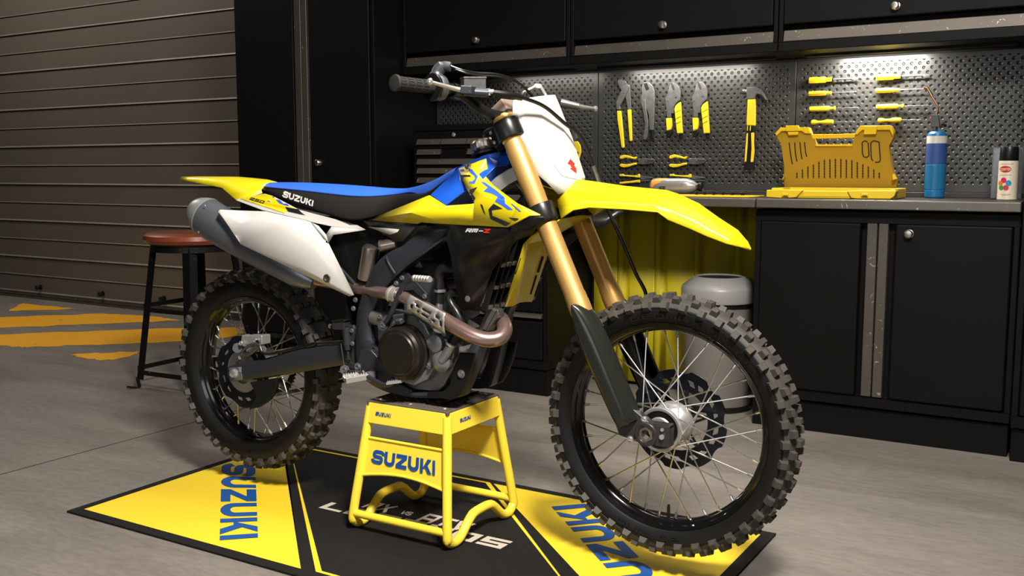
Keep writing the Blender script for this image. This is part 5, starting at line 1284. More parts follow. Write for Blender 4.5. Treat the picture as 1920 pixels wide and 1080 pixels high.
# water pump
wp = D(692, 708, -.134)
WP = obj('water_pump', MB().lathe([(.026, -.004), (.026, .010), (.021, .013), (.0, .014)], wp, (0, -1, 0), 32).lathe([(.031, -.01), (.031, .006), (.022, .016), (.012, .022), (0, .024)], D(725, 818, -.132), (0, -1, 0), 32)
         .tube(catmull([D(725, 815, -.145), D(760, 765, -.142), D(790, 712, -.138)], 4), .0135, 16), 'case', EN, angle=35)
for u, w__ in ((680, 655), (740, 655), (690, 765), (770, 790), (728, 862), (655, 852), (570, 575)): bolt(D(u, w__, -.134), WP, .0048)
obj('hose_clamp', MB().lathe([(.0150, 0), (.0158, 0), (.0158, .006), (.0150, .006)], D(778, 722, -.139), D(800, 690, -.137)-D(778, 722, -.139), 24, closed=True), 'silver', WP)
hs = catmull([D(785, 710, -.138), D(800, 680, -.136), D(835, 640, -.13), D(840, 590, -.128), D(815, 530, -.128), D(782, 480, -.126), D(770, 440, -.124), D(790, 415, -.12), D(835, 418, -.118)], 6)
obj('coolant_hose', MB().tube(hs, [.0125]*len(hs), 16), 'black', EN)
h2_ = catmull([D(712, 470, -.118), D(712, 380, -.116), D(706, 310, -.114), D(722, 272, -.112), D(760, 265, -.110), D(830, 268, -.106)], 6)
obj('coolant_hose', MB().tube(h2_, .0135, 16), 'black', EN)
obj('coolant_pipe', MB().tube([D(712, 510, -.116), D(714, 388, -.117)], .0125, 18).lathe([(.0130, 0), (.0165, 0), (.0165, .006), (.0130, .006)], D(714, 405, -.117), (0, 0, 1), 24, closed=True), 'case', EN)
# cylinder, head and valve cover
cyl_ = [D(590, 290, 0), D(690, 290, 0), D(830, 330, 0), D(870, 380, 0), D(880, 470, 0), D(860, 560, 0), D(780, 600, 0), D(640, 560, 0), D(600, 500, 0)]
obj('cylinder_head', MB().prism([Vector((p.x, -.085, p.z)) for p in cyl_], (0, .17, 0)), 'case_d', EN, bevel=.006)
vc = [D(590, 280, 0), D(620, 225, 0), D(660, 205, 0), D(800, 215, 0), D(840, 260, 0), D(835, 330, 0), D(690, 292, 0)]
obj('valve_cover', MB().prism([Vector((p.x, -.070, p.z)) for p in vc], (0, .14, 0)), 'black_sat', EN, bevel=.010, bseg=3)
tb_ = MB().tube([V(800, 488, -.05), V(745, 500, -.03), V(705, 520, -.0)], .028, 20)
obj('throttle_body', tb_, 'case', EN)
# gear side fins and starter motor casting under the header
obj('starter_cover', MB().lathe([(.0, -.02), (.022, -.02), (.024, 0), (.024, .05), (.018, .056), (0, .056)], D(350, 560, -.10), (1, -.1, -.05), 20), 'case', EN)
for u, w__ in ((358, 552), (375, 602), (420, 560)): bolt(D(u, w__, -.130), EN, .0055)
# lower casting, sump ribs
obj('sump', MB().prism([Vector((p.x, -.075, p.z)) for p in (D(560, 985, 0), D(700, 995, 0), D(830, 960, 0), D(905, 760, 0), D(960, 640, 0), D(900, 620, 0), D(800, 700, 0), D(700, 900, 0))], (0, .15, 0)), 'case_d', EN, bevel=.008)
for u, w__ in ((842, 893),): bolt(D(u, w__, -.116), EN, .006, 'chrome')
# kick starter
ks_ = catmull([D(382, 600, -.140), D(402, 575, -.146), D(425, 530, -.150), D(450, 470, -.152), D(480, 400, -.154), D(505, 355, -.155), D(540, 328, -.157), D(570, 320, -.160)], 5)
KS = obj('kick_starter', MB().tube(ks_, [.008]*len(ks_), 12).cyl(D(375, 603, -.125), D(375, 603, -.148), .015, 20), 'frame', EN)
ka, kb_ = D(558, 322, -.160), D(655, 330, -.185); kd = (kb_-ka); 
obj('kick_pedal', MB().lathe([(.006, 0)]+[(r, kd.length*(k+o_)/6) for k in range(6) for o_, r in ((.08, .0065), (.2, .0095), (.7, .0095), (.85, .0065))]+[(.008, kd.length), (0, kd.length)], ka, kd, 16), 'silver', KS)
bolt(D(375, 603, -.148), KS, .007)
# ---------------------------------------------------------------- exhaust header
ex_pts = [V(900, 566, -.02), V(921, 580, -.035), V(938, 596, -.052), V(946.5, 616, -.080), V(938, 632, -.110), V(915, 637, -.135), V(890, 631, -.150), V(862, 617, -.155), V(833, 600, -.154), V(800, 580, -.150), V(775, 566, -.146), V(757, 557, -.142), V(740, 552, -.138), V(722, 550, -.132), V(700, 546, -.108), V(672, 539, -.088), V(640, 531, -.078), V(600, 525, -.085), V(575, 518, -.105)]
exx = catmull(ex_pts, 6); n_ = len(exx)
EX = obj('exhaust_pipe', MB().tube(exx, [.0215 if i < n_*.45 else max(.0175, .0215-(i/n_-.45)*.04) if i < n_*.8 else .021 for i in range(n_)], 24), 'titan', BK, angle=60)
ca, cb = D(400, 425, -.135), D(460, 418, -.139)
obj('pipe_clamp', MB().lathe([(.0200, 0), (.0235, 0), (.0235, .007), (.0215, .008), (.0215, .020), (.0235, .021), (.0235, .028), (.0200, .028)], V(733, 551.5, -.137), V(745, 554, -.139)-V(733, 551.5, -.137), 28, closed=True), 'silver', EX)
# perforated heat shield
HSo = [D(500, 470, 0), D(515, 448, 0), D(545, 445, 0), D(740, 560, 0), D(738, 645, 0), D(700, 640, 0), D(660, 615, 0), D(512, 515, 0)]
def hy(t_): return -.172
na, nb = 17, 7; P0, P1, P2, P3 = V(757, 580, -.170), V(832, 628, -.186), V(833, 588, -.190), V(767, 553, -.176)
f_ = quad_map([P0, P1, P2, P3]); vs = []
for i in range(na+1):
    for j in range(nb+1):
        p = f_(i/na, j/nb); p.y += .012*((j/nb-.55)**2)*4*.6; vs.append(p)
holes = {(2, 2), (2, 3), (4, 4), (4, 5), (5, 4), (5, 5), (7, 2), (8, 2), (9, 2), (7, 4), (8, 4), (9, 4), (10, 4), (11, 2), (12, 2), (13, 4), (14, 4), (13, 5), (15, 2), (15, 3), (5, 2), (3, 5)}
fs = [(i*(nb+1)+j, i*(nb+1)+j+1, (i+1)*(nb+1)+j+1, (i+1)*(nb+1)+j) for i in range(na) for j in range(nb) if (i, j) not in holes]
obj('heat_shield', MB().add(vs, fs), 'silver', EX, solid=.0015, bevel=0)
bolt(D(660, 577, -.178), EX, .005)
# skid guards
def skid(sg):
    pts = [D(830, 766, -.118), D(930, 770, -.112), D(902, 880, -.114), D(868, 965, -.116), D(838, 1025, -.112), D(780, 1046, -.112), D(640, 1024, -.112), D(648, 1000, -.114), D(725, 1000, -.116), D(770, 960, -.118), D(795, 860, -.118)]
    m = MB().prism([Vector((p.x, -.118, p.z)) for p in pts], (0, .010, 0)); return m if sg < 0 else m.mirror()
for sg in (-1, 1): sk_ = obj('engine_guard', skid(sg), 'black', BK, bevel=.004, bseg=3)
obj('guard_plate', MB().prism([Vector((p.x, -.10, p.z)) for p in (D(560, 1036, 0), D(780, 1046, 0), D(838, 1028, 0), D(838, 1040, 0), D(780, 1056, 0), D(560, 1046, 0))], (0, .2, 0)), 'black', BK, bevel=.002)
p = D(842, 893, -.119); obj('guard_bolt', MB().lathe([(.012, 0), (.012, .001), (.008, .0015), (.008, .005), (.004, .005), (0, .003)], p, (0, -1, 0), 18), 'case', BK)
# ---------------------------------------------------------------- radiators
for sg in (-1, 1):
    top_, bot_ = fk(.26, 0, -.145), fk(.52, 0, -.075)
    a = V(958, 445, -.09); b_ = V(920, 574, -.09); ax_ = (b_-a).normalized(); L = (b_-a).length; nrm = Vector((-ax_.z, 0, ax_.x)); nrm = nrm if nrm.x > 0 else -nrm
    cen = (a+b_)/2-nrm*.02; cen.y = .084*sg
    rd_ = MB().obox(cen, ax_*(L/2), (0, .047, 0), nrm*.014)
    RD = obj('radiator', rd_, 'case_d', BK, bevel=.002)
    fin = MB(); N_ = 22
    for k in range(12):
        yy = cen.y-.042+.084*k/11; fin.obox(Vector((cen.x, yy, cen.z))+nrm*.0145, ax_*(L/2-.012), (0, .0014, 0), nrm*.002)
    for k in range(40):
        fin.obox(cen-ax_*(L/2-.012-(L-.024)*k/39)+nrm*.0150, ax_*.0007, (0, .043, 0), nrm*.0012)
    obj('cooling_fins', fin, 'silver', RD)
    lo_ = MB()
    for k in range(4):
        yy = cen.y-.046+.092*k/3; lo_.obox(Vector((cen.x, yy, cen.z))+nrm*.026, ax_*(L/2+.006), (0, .0035, 0), nrm*.008)
    for k in (0.04, .36, .68, .97): lo_.obox(cen-ax_*(L/2)+ax_*L*k+nrm*.026, ax_*.004, (0, .048, 0), nrm*.006)
    obj('radiator_louvre', lo_, 'black', RD, bevel=.0012)
    for k in (.36, .68, .97):
        for yy in (-.031, 0, .031): obj('louvre_clip', MB().obox(cen-ax_*(L/2)+ax_*L*k+nrm*.034+Vector((0, yy, 0)), ax_*.0055, (0, .010, 0), nrm*.003), 'shock', RD, bevel=.001)
# silver frame section seen between tank and forks
hdp = [V(915, 345, -.075), V(930, 331, -.072), V(950, 318, -.068), V(962, 312, -.066), V(973, 336, -.066), V(955, 345, -.070), V(938, 358, -.078), V(926, 366, -.085)]
obj('head_gusset', MB().prism(hdp, (0, .02, 0)), 'silver', FR, bevel=.003)
# ================================================================ TOOLS ON THE PEGBOARDS
YP = 2.128
T4 = lambda u, w__: V(1100+u/4.155, 100+w__/4.155, YP)
T5 = lambda u, w__: V(1380+u/3.374, 80+w__/3.374, YP)
def slab(f_, pts, t0, t1):     # outline pressed between two distances from the board
    return MB().prism([f_(*p)+Vector((0, -t0, 0)) for p in pts], (0, -(t1-t0), 0))
def tool(name, label, cat, p, group=None): return thing(name, label, cat, p, group)
def pivot(f_, u, w__, r, par, y=.020): return obj('pivot', MB().lathe([(r, 0), (r, .003), (r*.7, .005), (0, .005)], f_(u, w__)+Vector((0, -y, 0)), (0, -1, 0), 16), 'steel_d', par)
# water-pump pliers
t = tool('slip_joint_pliers', 'long slip-joint pliers with plain yellow handles, leftmost of the four upright pliers', 'pliers', T4(300, 740), 'upright pliers on the pegboard')
obj('jaw', slab(T4, [(248,222),(256,206),(280,203),(312,216),(322,238),(300,247),(345,245),(348,330),(352,436),(328,438),(316,360),(300,320),(270,275),(255,245)], .004, .014), 'steel_d', t, bevel=.002)
obj('jaw', slab(T4, [(298,252),(325,238),(345,262),(330,300),(316,330),(290,380),(272,412),(275,440),(245,440),(243,385),(262,335),(285,285)], .012, .020), 'steel_d', t, bevel=.002)
obj('handle', slab(T4, [(246,449),(276,449),(284,520),(294,620),(303,730),(292,742),(280,730),(262,600),(250,520)], .004, .018), 'tool_y', t, bevel=.004, bseg=3)
obj('handle', slab(T4, [(327,440),(354,438),(358,520),(363,680),(354,688),(344,682),(335,560)], .004, .018), 'tool_y', t, bevel=.004, bseg=3)
pivot(T4, 305, 308, .0026, t)
# plain locking pliers
t = tool('locking_pliers', 'all-steel locking pliers, second of the upright pliers from the left', 'pliers', T4(510, 670), 'upright pliers on the pegboard')
obj('jaw', slab(T4, [(440,262),(452,232),(476,223),(500,226),(528,258),(540,300),(538,420),(530,600),(500,600),(494,480),(470,420),(455,380),(432,360),(440,310)], .004, .018), 'steel_d', t, bevel=.003)
obj('handle', slab(T4, [(430,372),(470,360),(476,440),(492,540),(488,640),(474,674),(455,672),(452,650),(466,560),(452,460)], .010, .020), 'steel_d', t, bevel=.003)
obj('adjusting_screw', slab(T4, [(505,600),(528,600),(526,640),(532,655),(530,670),(500,670),(498,655),(507,640)], .006, .016), 'iron', t, bevel=.002)
obj('jaw_teeth', slab(T4, [(456,240),(480,232),(498,280),(476,292)], .016, .020), 'iron', t)
for u, w__ in ((490, 342), (440, 368), (462, 432)): pivot(T4, u, w__, .0024, t)
# yellow grip locking pliers, two alike
def lockers():
    t = tool('locking_pliers', 'locking pliers with yellow and black grips, third of the upright pliers from the left', 'pliers', T4(700, 655), 'upright pliers on the pegboard')
    obj('jaw', slab(T4, [(652,258),(668,232),(682,226),(706,232),(730,262),(740,300),(736,368),(712,384),(692,420),(688,470),(668,470),(668,500),(634,500),(628,400),(622,350),(640,318)], .004, .016), 'steel_d', t, bevel=.003)
    obj('jaw_gap', slab(T4, [(668,236),(676,234),(690,262),(694,288),(684,290),(672,262)], .0155, .0172), 'cab_dark', t)
    obj('collar', slab(T4, [(736,364),(742,376),(708,404),(696,430),(690,420),(706,392)], .014, .021), 'iron', t, bevel=.001)
    obj('grip', slab(T4, [(742,378),(746,440),(750,520),(758,624),(716,627),(706,540),(694,430),(706,406)], .004, .022), 'tool_y', t, bevel=.004, bseg=3)
    obj('grip', slab(T4, [(628,507),(672,505),(676,560),(668,595),(634,606)], .004, .020), 'tool_y', t, bevel=.004, bseg=3)
    obj('grip_end', slab(T4, [(632,606),(670,594),(674,620),(655,650),(636,656)], .004, .020), 'black', t, bevel=.003)
    obj('adjusting_screw', slab(T4, [(730,628),(748,627),(745,642),(753,652),(750,660),(727,660),(726,650),(733,642)], .006, .016), 'iron', t, bevel=.002)
    pivot(T4, 704, 340, .0040, t, .016); pivot(T4, 640, 372, .0026, t, .016)
    for w__ in (440, 490, 530): obj('grip_line', slab(T4, [(704, w__+22), (748, w__), (748, w__+4), (704, w__+26)], .0215, .0224), 'iron', t)
    return t
t3 = lockers()
d_ = T4(912, 340)-T4(704, 345)
copy_tree(t3, t3.location+d_, 'locking pliers with yellow and black grips, rightmost of the upright pliers, nearest the hammer')
# hammer
t = tool('claw_hammer', 'claw hammer with yellow and black handle hanging on the pegboard', 'hammer', T4(1280, 900))
obj('head', slab(T4, [(1260,280),(1264,266),(1330,266),(1368,282),(1396,318),(1418,368),(1408,366),(1378,330),(1346,318),(1332,330),(1326,358),(1262,360)], .006, .030), 'steel_d', t, bevel=.004, bseg=3)
a, b_ = T4(1262, 300), T4(1178, 298)
obj('striking_face', MB().lathe([(.011, 0), (.010, .006), (.012, .012), (.0125, .020), (.011, .0215), (0, .0215)], a+Vector((0, -.018, 0)), b_-a, 24), 'steel_d', t)
obj('shaft', slab(T4, [(1268,358),(1328,358),(1324,566),(1258,564)], .008, .028), 'tool_y', t, bevel=.004, bseg=3)
obj('grip', slab(T4, [(1258,562),(1324,564),(1318,640),(1326,720),(1314,845),(1318,880),(1306,906),(1232,902),(1236,880),(1252,845),(1246,780),(1256,690),(1262,640)], .005, .027), 'black', t, bevel=.004, bseg=3)
obj('grip_inlay', slab(T4, [(1262,625),(1272,622),(1268,720),(1258,845),(1246,848),(1250,760)], .024, .031), 'tool_y', t, bevel=.002)
obj('grip_inlay', slab(T4, [(1296,622),(1320,620),(1318,700),(1322,760),(1312,848),(1292,850),(1300,740)], .024, .031), 'tool_y', t, bevel=.002)
obj('grip_inlay', slab(T4, [(1267,566),(1272,566),(1270,604),(1265,604)], .026, .029), 'tool_y', t); obj('grip_inlay', slab(T4, [(1288,566),(1294,566),(1292,604),(1286,604)], .026, .029), 'tool_y', t)
# small pliers, two kinds, two of each
TC = lambda u, w__: V(1080+u/4.8, 280+w__/4.8, YP)
def combo(label):
    t = tool('combination_pliers', label, 'pliers', TC(560, 165), 'small pliers lying level on the pegboard')
    up_ = [(402,80),(412,58),(450,50),(490,58),(530,74),(540,68),(562,66),(548,92),(520,86),(460,76),(420,88)]
    lo_ = [(402,140),(418,130),(450,134),(500,132),(528,122),(552,122),(560,136),(520,146),(480,160),(440,164),(410,156)]
    for q in (up_, lo_): obj('handle', slab(TC, q, .006, .018), 'tool_y', t, bevel=.003, bseg=3)
    for q in ([(398,84),(404,66),(414,60),(410,88)], [(398,146),(402,132),(414,130),(412,158)]): obj('handle_end', slab(TC, q, .005, .017), 'black', t, bevel=.002)
    obj('jaw', slab(TC, [(556,88),(600,82),(650,84),(690,90),(720,104),(705,122),(670,134),(620,136),(580,134),(552,128),(575,112)], .004, .014), 'steel_d', t, bevel=.002)
    obj('jaw', slab(TC, [(650,80),(700,86),(722,100),(690,102),(650,100)], .012, .018), 'steel_d', t, bevel=.001)
    pivot(TC, 640, 105, .0032, t, .014); return t
c1_ = combo('small combination pliers with curved yellow handles below the long slip-joint pliers')
copy_tree(c1_, c1_.location+(TC(1096, 104)-TC(640, 105)), 'small combination pliers with curved yellow handles below the right pair of locking pliers')
def needle(label):
    t = tool('needle_nose_pliers', label, 'pliers', TC(560, 310), 'small pliers lying level on the pegboard')
    for q in ([(402,224),(436,220),(440,230),(530,236),(566,232),(568,222),(584,222),(590,254),(568,256),(540,250),(438,243),(404,243)], [(402,296),(440,290),(500,286),(560,276),(585,272),(587,300),(560,298),(500,304),(440,310),(404,312)]):
        obj('handle', slab(TC, q, .006, .018), 'tool_y', t, bevel=.003, bseg=3)
    obj('jaw', slab(TC, [(584,236),(620,240),(660,246),(700,252),(700,258),(650,262),(620,270),(585,268)], .004, .014), 'steel_d', t, bevel=.002)
    obj('jaw', slab(TC, [(584,258),(620,262),(700,280),(698,286),(640,288),(588,290)], .004, .012), 'steel_d', t, bevel=.002)
    pivot(TC, 606, 262, .003, t, .014); return t
n1_ = needle('needle-nose pliers with straight yellow handles, on the left just above the front fender')
copy_tree(n1_, n1_.location+(TC(1054, 240)-TC(592, 240)), 'needle-nose pliers with yellow handles partly hidden behind the lying grey bottle')
# yellow handled tool half hidden by the number plate
cq_ = lambda u, w__: V(720+u/4.32, 100+w__/4.32, YP)
t = tool('hand_tool', 'yellow and black tool handle showing between the number plate and the brake hose', 'tool', cq_(1575, 870))
obj('handle', slab(cq_, [(1552,715),(1580,712),(1602,750),(1606,800),(1590,860),(1575,868),(1560,840),(1550,780)], .006, .018), 'tool_y', t, bevel=.003)
obj('handle_end', slab(cq_, [(1568,790),(1590,800),(1586,850),(1572,850)], .017, .022), 'black', t, bevel=.001)
obj('jaw', slab(cq_, [(1552,715),(1575,690),(1560,640),(1530,620),(1535,680)], .004, .014), 'steel_d', t, bevel=.001)
# screwdrivers
def driver(kind, label, u0, w0):
    """four handle shapes; drawn at the left column and copied to the right one"""
    t = tool('screwdriver', label, 'screwdriver', T5(u0+70, w0+20), 'screwdrivers on the pegboard')
    a = T5(u0, w0); s_ = 1/3.374*.00215
    X = Vector((1, 0, 0)); base = a+Vector((0, -.016, 0))
    sc_ = (T5(u0+100, w0)-T5(u0, w0)).x/100
    def pr(L): return [(r*sc_, h*sc_) for h, r in L]
    if kind == 0: H = [(0, 20), (2, 22), (100, 22), (104, 19), (106, 15), (142, 15), (145, 11)]; seg = 6; sh, tip = (145, 265), 5
    elif kind == 1: H = [(0, 15), (2, 17), (98, 17), (106, 15), (108, 12), (138, 12), (142, 8)]; seg = 6; sh, tip = (142, 288), 3.2
    elif kind == 2: H = [(0, 12), (3, 16), (120, 17), (132, 9), (150, 9), (154, 14), (162, 14), (163, 6)]; seg = 8; sh, tip = (163, 305), 2.6
    else: H = [(0, 6), (6, 15), (22, 17), (45, 10), (60, 9), (90, 15), (108, 17), (138, 14), (142, 8)]; seg = 20; sh, tip = (142, 255), 2.2
    Hn = MB().lathe(pr([(0, 0)]+H), base, X, seg, a0=PI/6)
    h_ = obj('handle', Hn, 'tool_y', t, bevel=.0006 if seg < 20 else 0)
    if kind == 0: obj('collar', MB().lathe(pr([(143, 12), (144, 13), (150, 13), (151, 8)]), base, X, 16), 'black', t)
    if kind == 3:
        obj('handle_hole', MB().lathe([(0, 0), (.003, .0), (.003, .0012), (0, .0012)], base+Vector((112*sc_, -.0093, 0)), (0, -1, 0), 14), 'cab_dark', h_)
    shf = MB().lathe(pr([(sh[0]-2, 0), (sh[0]-2, tip), (sh[1], tip), (sh[1]+2, 0)]), base, X, 12)
    if kind == 0:
        e = base+X*sc_*262; shf.add([e+Vector((0, -.001, -.003)), e+Vector((0, -.001, .003)), e+Vector((.010, -.002, .006)), e+Vector((.030, -.0008, .0012)), e+Vector((.030, -.0008, -.0012)), e+Vector((.010, -.002, -.006)),
            e+Vector((0, .001, -.003)), e+Vector((0, .001, .003)), e+Vector((.010, .002, .006)), e+Vector((.030, .0008, .0012)), e+Vector((.030, .0008, -.0012)), e+Vector((.010, .002, -.006))],
            [(0,1,2,3,4,5), (11,10,9,8,7,6), (0,6,7,1), (1,7,8,2), (2,8,9,3), (3,9,10,4), (4,10,11,5), (5,11,6,0)])
    elif kind == 1:
        e = base+X*sc_*288; shf.lathe([(0, -.003), (.0035, -.001), (.004, .002), (.002, .005), (0, .006)], e, X, 12)
    obj('shaft', shf, 'steel_d', t); return t
rowsS = [(0, 470, 241, 893, 222, 'thickest yellow screwdriver, top of the left column'), (1, 468, 325, 890, 307, 'yellow screwdriver with a round shaft, second from the top in the left column'), (2, 472, 421, 892, 408, 'slim fluted yellow screwdriver, third from the top in the left column'), (3, 480, 506, 900, 494, 'waisted yellow screwdriver, bottom of the left column')]
for kind, u0, w0, u1, w1, lb in rowsS:
    a = driver(kind, lb, u0, w0)
    copy_tree(a, a.location+(T5(u1, w1)-T5(u0, w0)), lb.replace('left column', 'right column'))
# ================================================================ THINGS ON THE WORKTOP
ZC = .951
# open drill-bit case: tray flat, lid standing up behind it
t = thing('drill_bit_case', 'open yellow drill-bit case with its slotted lid standing up on the worktop', 'case', (.70, 1.80, ZC))
yF, yB = 1.665, 1.93
G5 = lambda u, w__, y: V(1380+u/3.374, 80+w__/3.374, y)
x0, x1 = G5(190, 960, yF).x, G5(1018, 960, yF).x; zt = G5(500, 932, yF+.01).z-ZC
zt = .040
def tray(m, x0, x1):
    w_ = x1-x0
    m.box((x0+.012, yF+.012, ZC), (x1-.012, yB, ZC+zt*.55)); return m
obj('tray', tray(MB(), x0, x1).box((x0+.012, yF+.03, ZC+zt*.5), (x0+.03, yB, ZC+zt)).box((x1-.03, yF+.03, ZC+zt*.5), (x1-.012, yB, ZC+zt)).box((x0+.02, yB-.02, ZC+zt*.5), (x1-.02, yB, ZC+zt))
    .prism([G5(192, 932, yF), G5(268, 928, yF), G5(426, 932, yF), G5(380, 980, yF), G5(300, 985, yF), G5(190, 978, yF)], (0, .05, 0))
    .prism([G5(700, 936, yF), G5(770, 934, yF), G5(1016, 936, yF), G5(1000, 975, yF), G5(975, 990, yF), G5(760, 988, yF), G5(728, 984, yF)], (0, .05, 0))
    .prism([G5(400, 936, yF+.01), G5(740, 940, yF+.01), G5(740, 980, yF+.01), G5(380, 976, yF+.01)], (0, .03, 0)), 'case_y', t, bevel=.004)
for u in (314, 816): obj('latch', MB().prism([G5(u-24, 952, yF-.001), G5(u+20, 954, yF-.001), G5(u+20, 976, yF-.001), G5(u-24, 974, yF-.001)], (0, -.006, 0)), 'case_y', t, bevel=.002)
for u in (314, 816): obj('latch_slot', MB().prism([G5(u-16, 966, yF-.007), G5(u+14, 967, yF-.007), G5(u+14, 972, yF-.007), G5(u-16, 971, yF-.007)], (0, -.0008, 0)), 'black', t)
yL = 1.955
LZ = lambda u, w__: G5(u, w__, 1.955-(920-w__)/400*.075)
lid_o = [(305, 918), (300, 870), (303, 780), (282, 640), (250, 590), (250, 570), (285, 538), (462, 536), (482, 590), (512, 655), (730, 655), (752, 585), (758, 568), (790, 526), (980, 524), (1000, 560), (998, 600), (968, 655), (985, 780), (1000, 830), (1018, 872), (1015, 920)]
ld = obj('lid', MB().prism([LZ(*p) for p in lid_o], (0, .035, 0)), 'lid_y', t, bevel=.003)
obj('carry_handle', MB().prism([LZ(476, 580), (LZ(752, 575)), LZ(750, 602), LZ(484, 608)], (0, .022, 0)).prism([LZ(500, 645), LZ(738, 642), LZ(738, 656), LZ(508, 657)], (0, -.006, 0)), 'case_y', ld, bevel=.002)
obj('rim', MB().prism([LZ(250, 575), LZ(285, 538), LZ(462, 536), LZ(476, 575), LZ(440, 575), LZ(420, 560), LZ(290, 560), LZ(262, 590)], (0, -.010, 0)), 'case_y', ld, bevel=.002)
obj('rim', MB().prism([LZ(756, 572), LZ(790, 526), LZ(980, 524), LZ(1000, 560), LZ(996, 596), LZ(975, 552), LZ(800, 554), LZ(768, 585)], (0, -.010, 0)), 'case_y', ld, bevel=.002)
for pts in ([(320, 526), (400, 524), (404, 560), (322, 562)], [(332, 566), (402, 564), (398, 584), (338, 586)], [(820, 530), (898, 528), (890, 580), (812, 582)]): obj('catch', MB().prism([LZ(*p) for p in pts], (0, -.016, 0)), 'case_y', ld, bevel=.002)
for pts in ([(300, 868), (316, 842), (312, 860), (303, 868)], [(1002, 830), (1022, 862), (1000, 868), (998, 840)]): obj('hinge', MB().prism([LZ(*p) for p in pts], (0, -.03, 0)), 'case_y', ld, bevel=.001)
def slot(pts, w_=4):
    m = MB()
    for a, b_ in zip(pts, pts[1:]):
        a, b_ = LZ(*a), LZ(*b_); d_ = (b_-a); s_ = d_.cross(Vector((0, 1, 0))).normalized()*(w_*.00055); m.prism([a-s_, a+s_, b_+s_, b_-s_], (0, -.0012, 0))
    return m
tops_ = [820, 800, 782, 768, 752, 740, 736, 732, 734, 738, 742, 754, 768, 782, 800, 820]
for k, w0 in enumerate(tops_):
    u = 386+k*34.7
    m = slot([(u, w0), (u, 858)], 3.2); 
    for j in range(int((858-w0)/16)): m.join(slot([(u-5, w0+10+j*16), (u+5, w0+14+j*16)], 3))
    obj('bit_slot', m, 'cab_dark', ld)
for q in ([(336, 632), (345, 700), (356, 768)], [(371, 632), (376, 700), (386, 752)], [(405, 630), (410, 690), (418, 738)], [(434, 630), (440, 690), (447, 722)]): obj('bit_slot', slot(q, 4), 'cab_dark', ld)
for q in ([(832, 628), (812, 620), (798, 632), (800, 700), (808, 722), (828, 726), (842, 712), (836, 632)], [(905, 628), (870, 620), (852, 635), (856, 730), (866, 748)], [(905, 628), (914, 740), (905, 756), (880, 756)]): obj('key_slot', slot(q, 4), 'cab_dark', ld)
# second, flat yellow case with black bits
t = thing('bit_tray', 'flat yellow tray with a row of black bits beside the grey bottle', 'tray', (.25, 1.75, ZC))
obj('tray', MB().box((-.10, 1.64, ZC), (.405, 1.86, ZC+.006)), 'case_y', t, bevel=.002)
for k in range(6):
    px0 = [(1303, 363), (1318, 363.5), (1335, 364), (1352, 364), (1369, 364.5), (1387, 363)][k]; L_ = [12, 12, 12, 13, 15, 20][k]
    a = V(px0[0], px0[1], 1.79); b_ = V(px0[0]+L_, px0[1]-.3, 1.79); a.z = b_.z = ZC+.0135
    obj('bit', MB().lathe([(.0048, 0), (.0075, .004), (.0075, (b_-a).length*.45), (.0048, (b_-a).length*.5), (.0048, (b_-a).length)], a, b_-a, 8), 'black', t)
# grey bottle lying on its side
t = thing('gas_bottle', 'grey bottle with a flame print lying on the worktop beside the front fender', 'bottle', (.02, 1.93, ZC))
r = .0385; a = V(1222, 352, 1.93); a.z = ZC+r+.0005; ax_ = Vector((1, -.03, 0)).normalized()
L = (V(1318, 348, 1.93)-V(1222, 348, 1.93)).length
bt = obj('body', MB().lathe([(0, 0), (r*.7, .001), (r*.95, .010), (r, .022), (r, L*.66), (r*.93, L*.74), (r*.70, L*.83), (r*.46, L*.88), (r*.42, L*.89), (0, L*.89)], a, ax_, 36), 'bottle', t)
obj('valve_neck', MB().lathe([(r*.42, L*.885), (r*.42, L*.92), (r*.36, L*.925), (r*.36, L*.95), (0, L*.95)], a, ax_, 20), 'steel_d', t)
obj('valve_wheel', MB().lathe([(r*.50, L*.935), (r*.54, L*.95), (r*.54, L*.985), (r*.46, L), (r*.40, L*.99), (0, L*.985)], a, ax_, 24), 'black', t, angle=25)
decal('flame_print', [[(1219, 350), (1224, 338), (1236, 334.5), (1254, 334.6), (1246, 338), (1236, 340), (1240, 341), (1228, 346), (1222, 352)]], bt, 'orange_ink', bt, off=.0006, step=3)
decal('lettering', map_px('5CAR', [(1236, 355.6), (1247, 355.2), (1247, 349.3), (1236, 349.7)], t=.26, w=.9), bt, 'black_ink', bt, off=.0006, step=3)
obj('screw', MB().cyl(V(1277, 352, 1.893), V(1277, 352, 1.889), .0014, 8), 'black', bt)
# blow torch
yT = 1.98; g5 = lambda u, w__: G5(u, w__, yT)
ctr = g5(1255, 960); ctr = Vector((ctr.x, yT, ZC)); Rt = (g5(1322, 850)-g5(1186, 850)).x/2*.96
t = thing('blow_torch', 'blue gas torch cylinder with a bent nozzle standing on the worktop', 'torch', ctr)
zz = lambda w__: g5(1255, w__).z-ZC+.0
H = zz(560)
cy_t = obj('cylinder', MB().lathe([(0, 0), (Rt*.9, 0), (Rt, .006), (Rt, zz(935)), (Rt*.97, zz(932)), (Rt*.97, zz(930)), (Rt, zz(927)), (Rt, zz(775)), (Rt*.975, zz(772)), (Rt*.975, zz(768)), (Rt, zz(765)), (Rt, zz(600)), (Rt*.93, zz(577)), (Rt*.75, zz(564)), (Rt*.4, H), (0, H)], ctr, (0, 0, 1), 44), 'torch_blue', t, angle=25)
obj('label', MB().lathe([(Rt*1.006, zz(765)), (Rt*1.006, zz(640))], ctr, (0, 0, 1), 44), 'torch_blue_d', cy_t); 
lb_ = MB(); n_ = 44
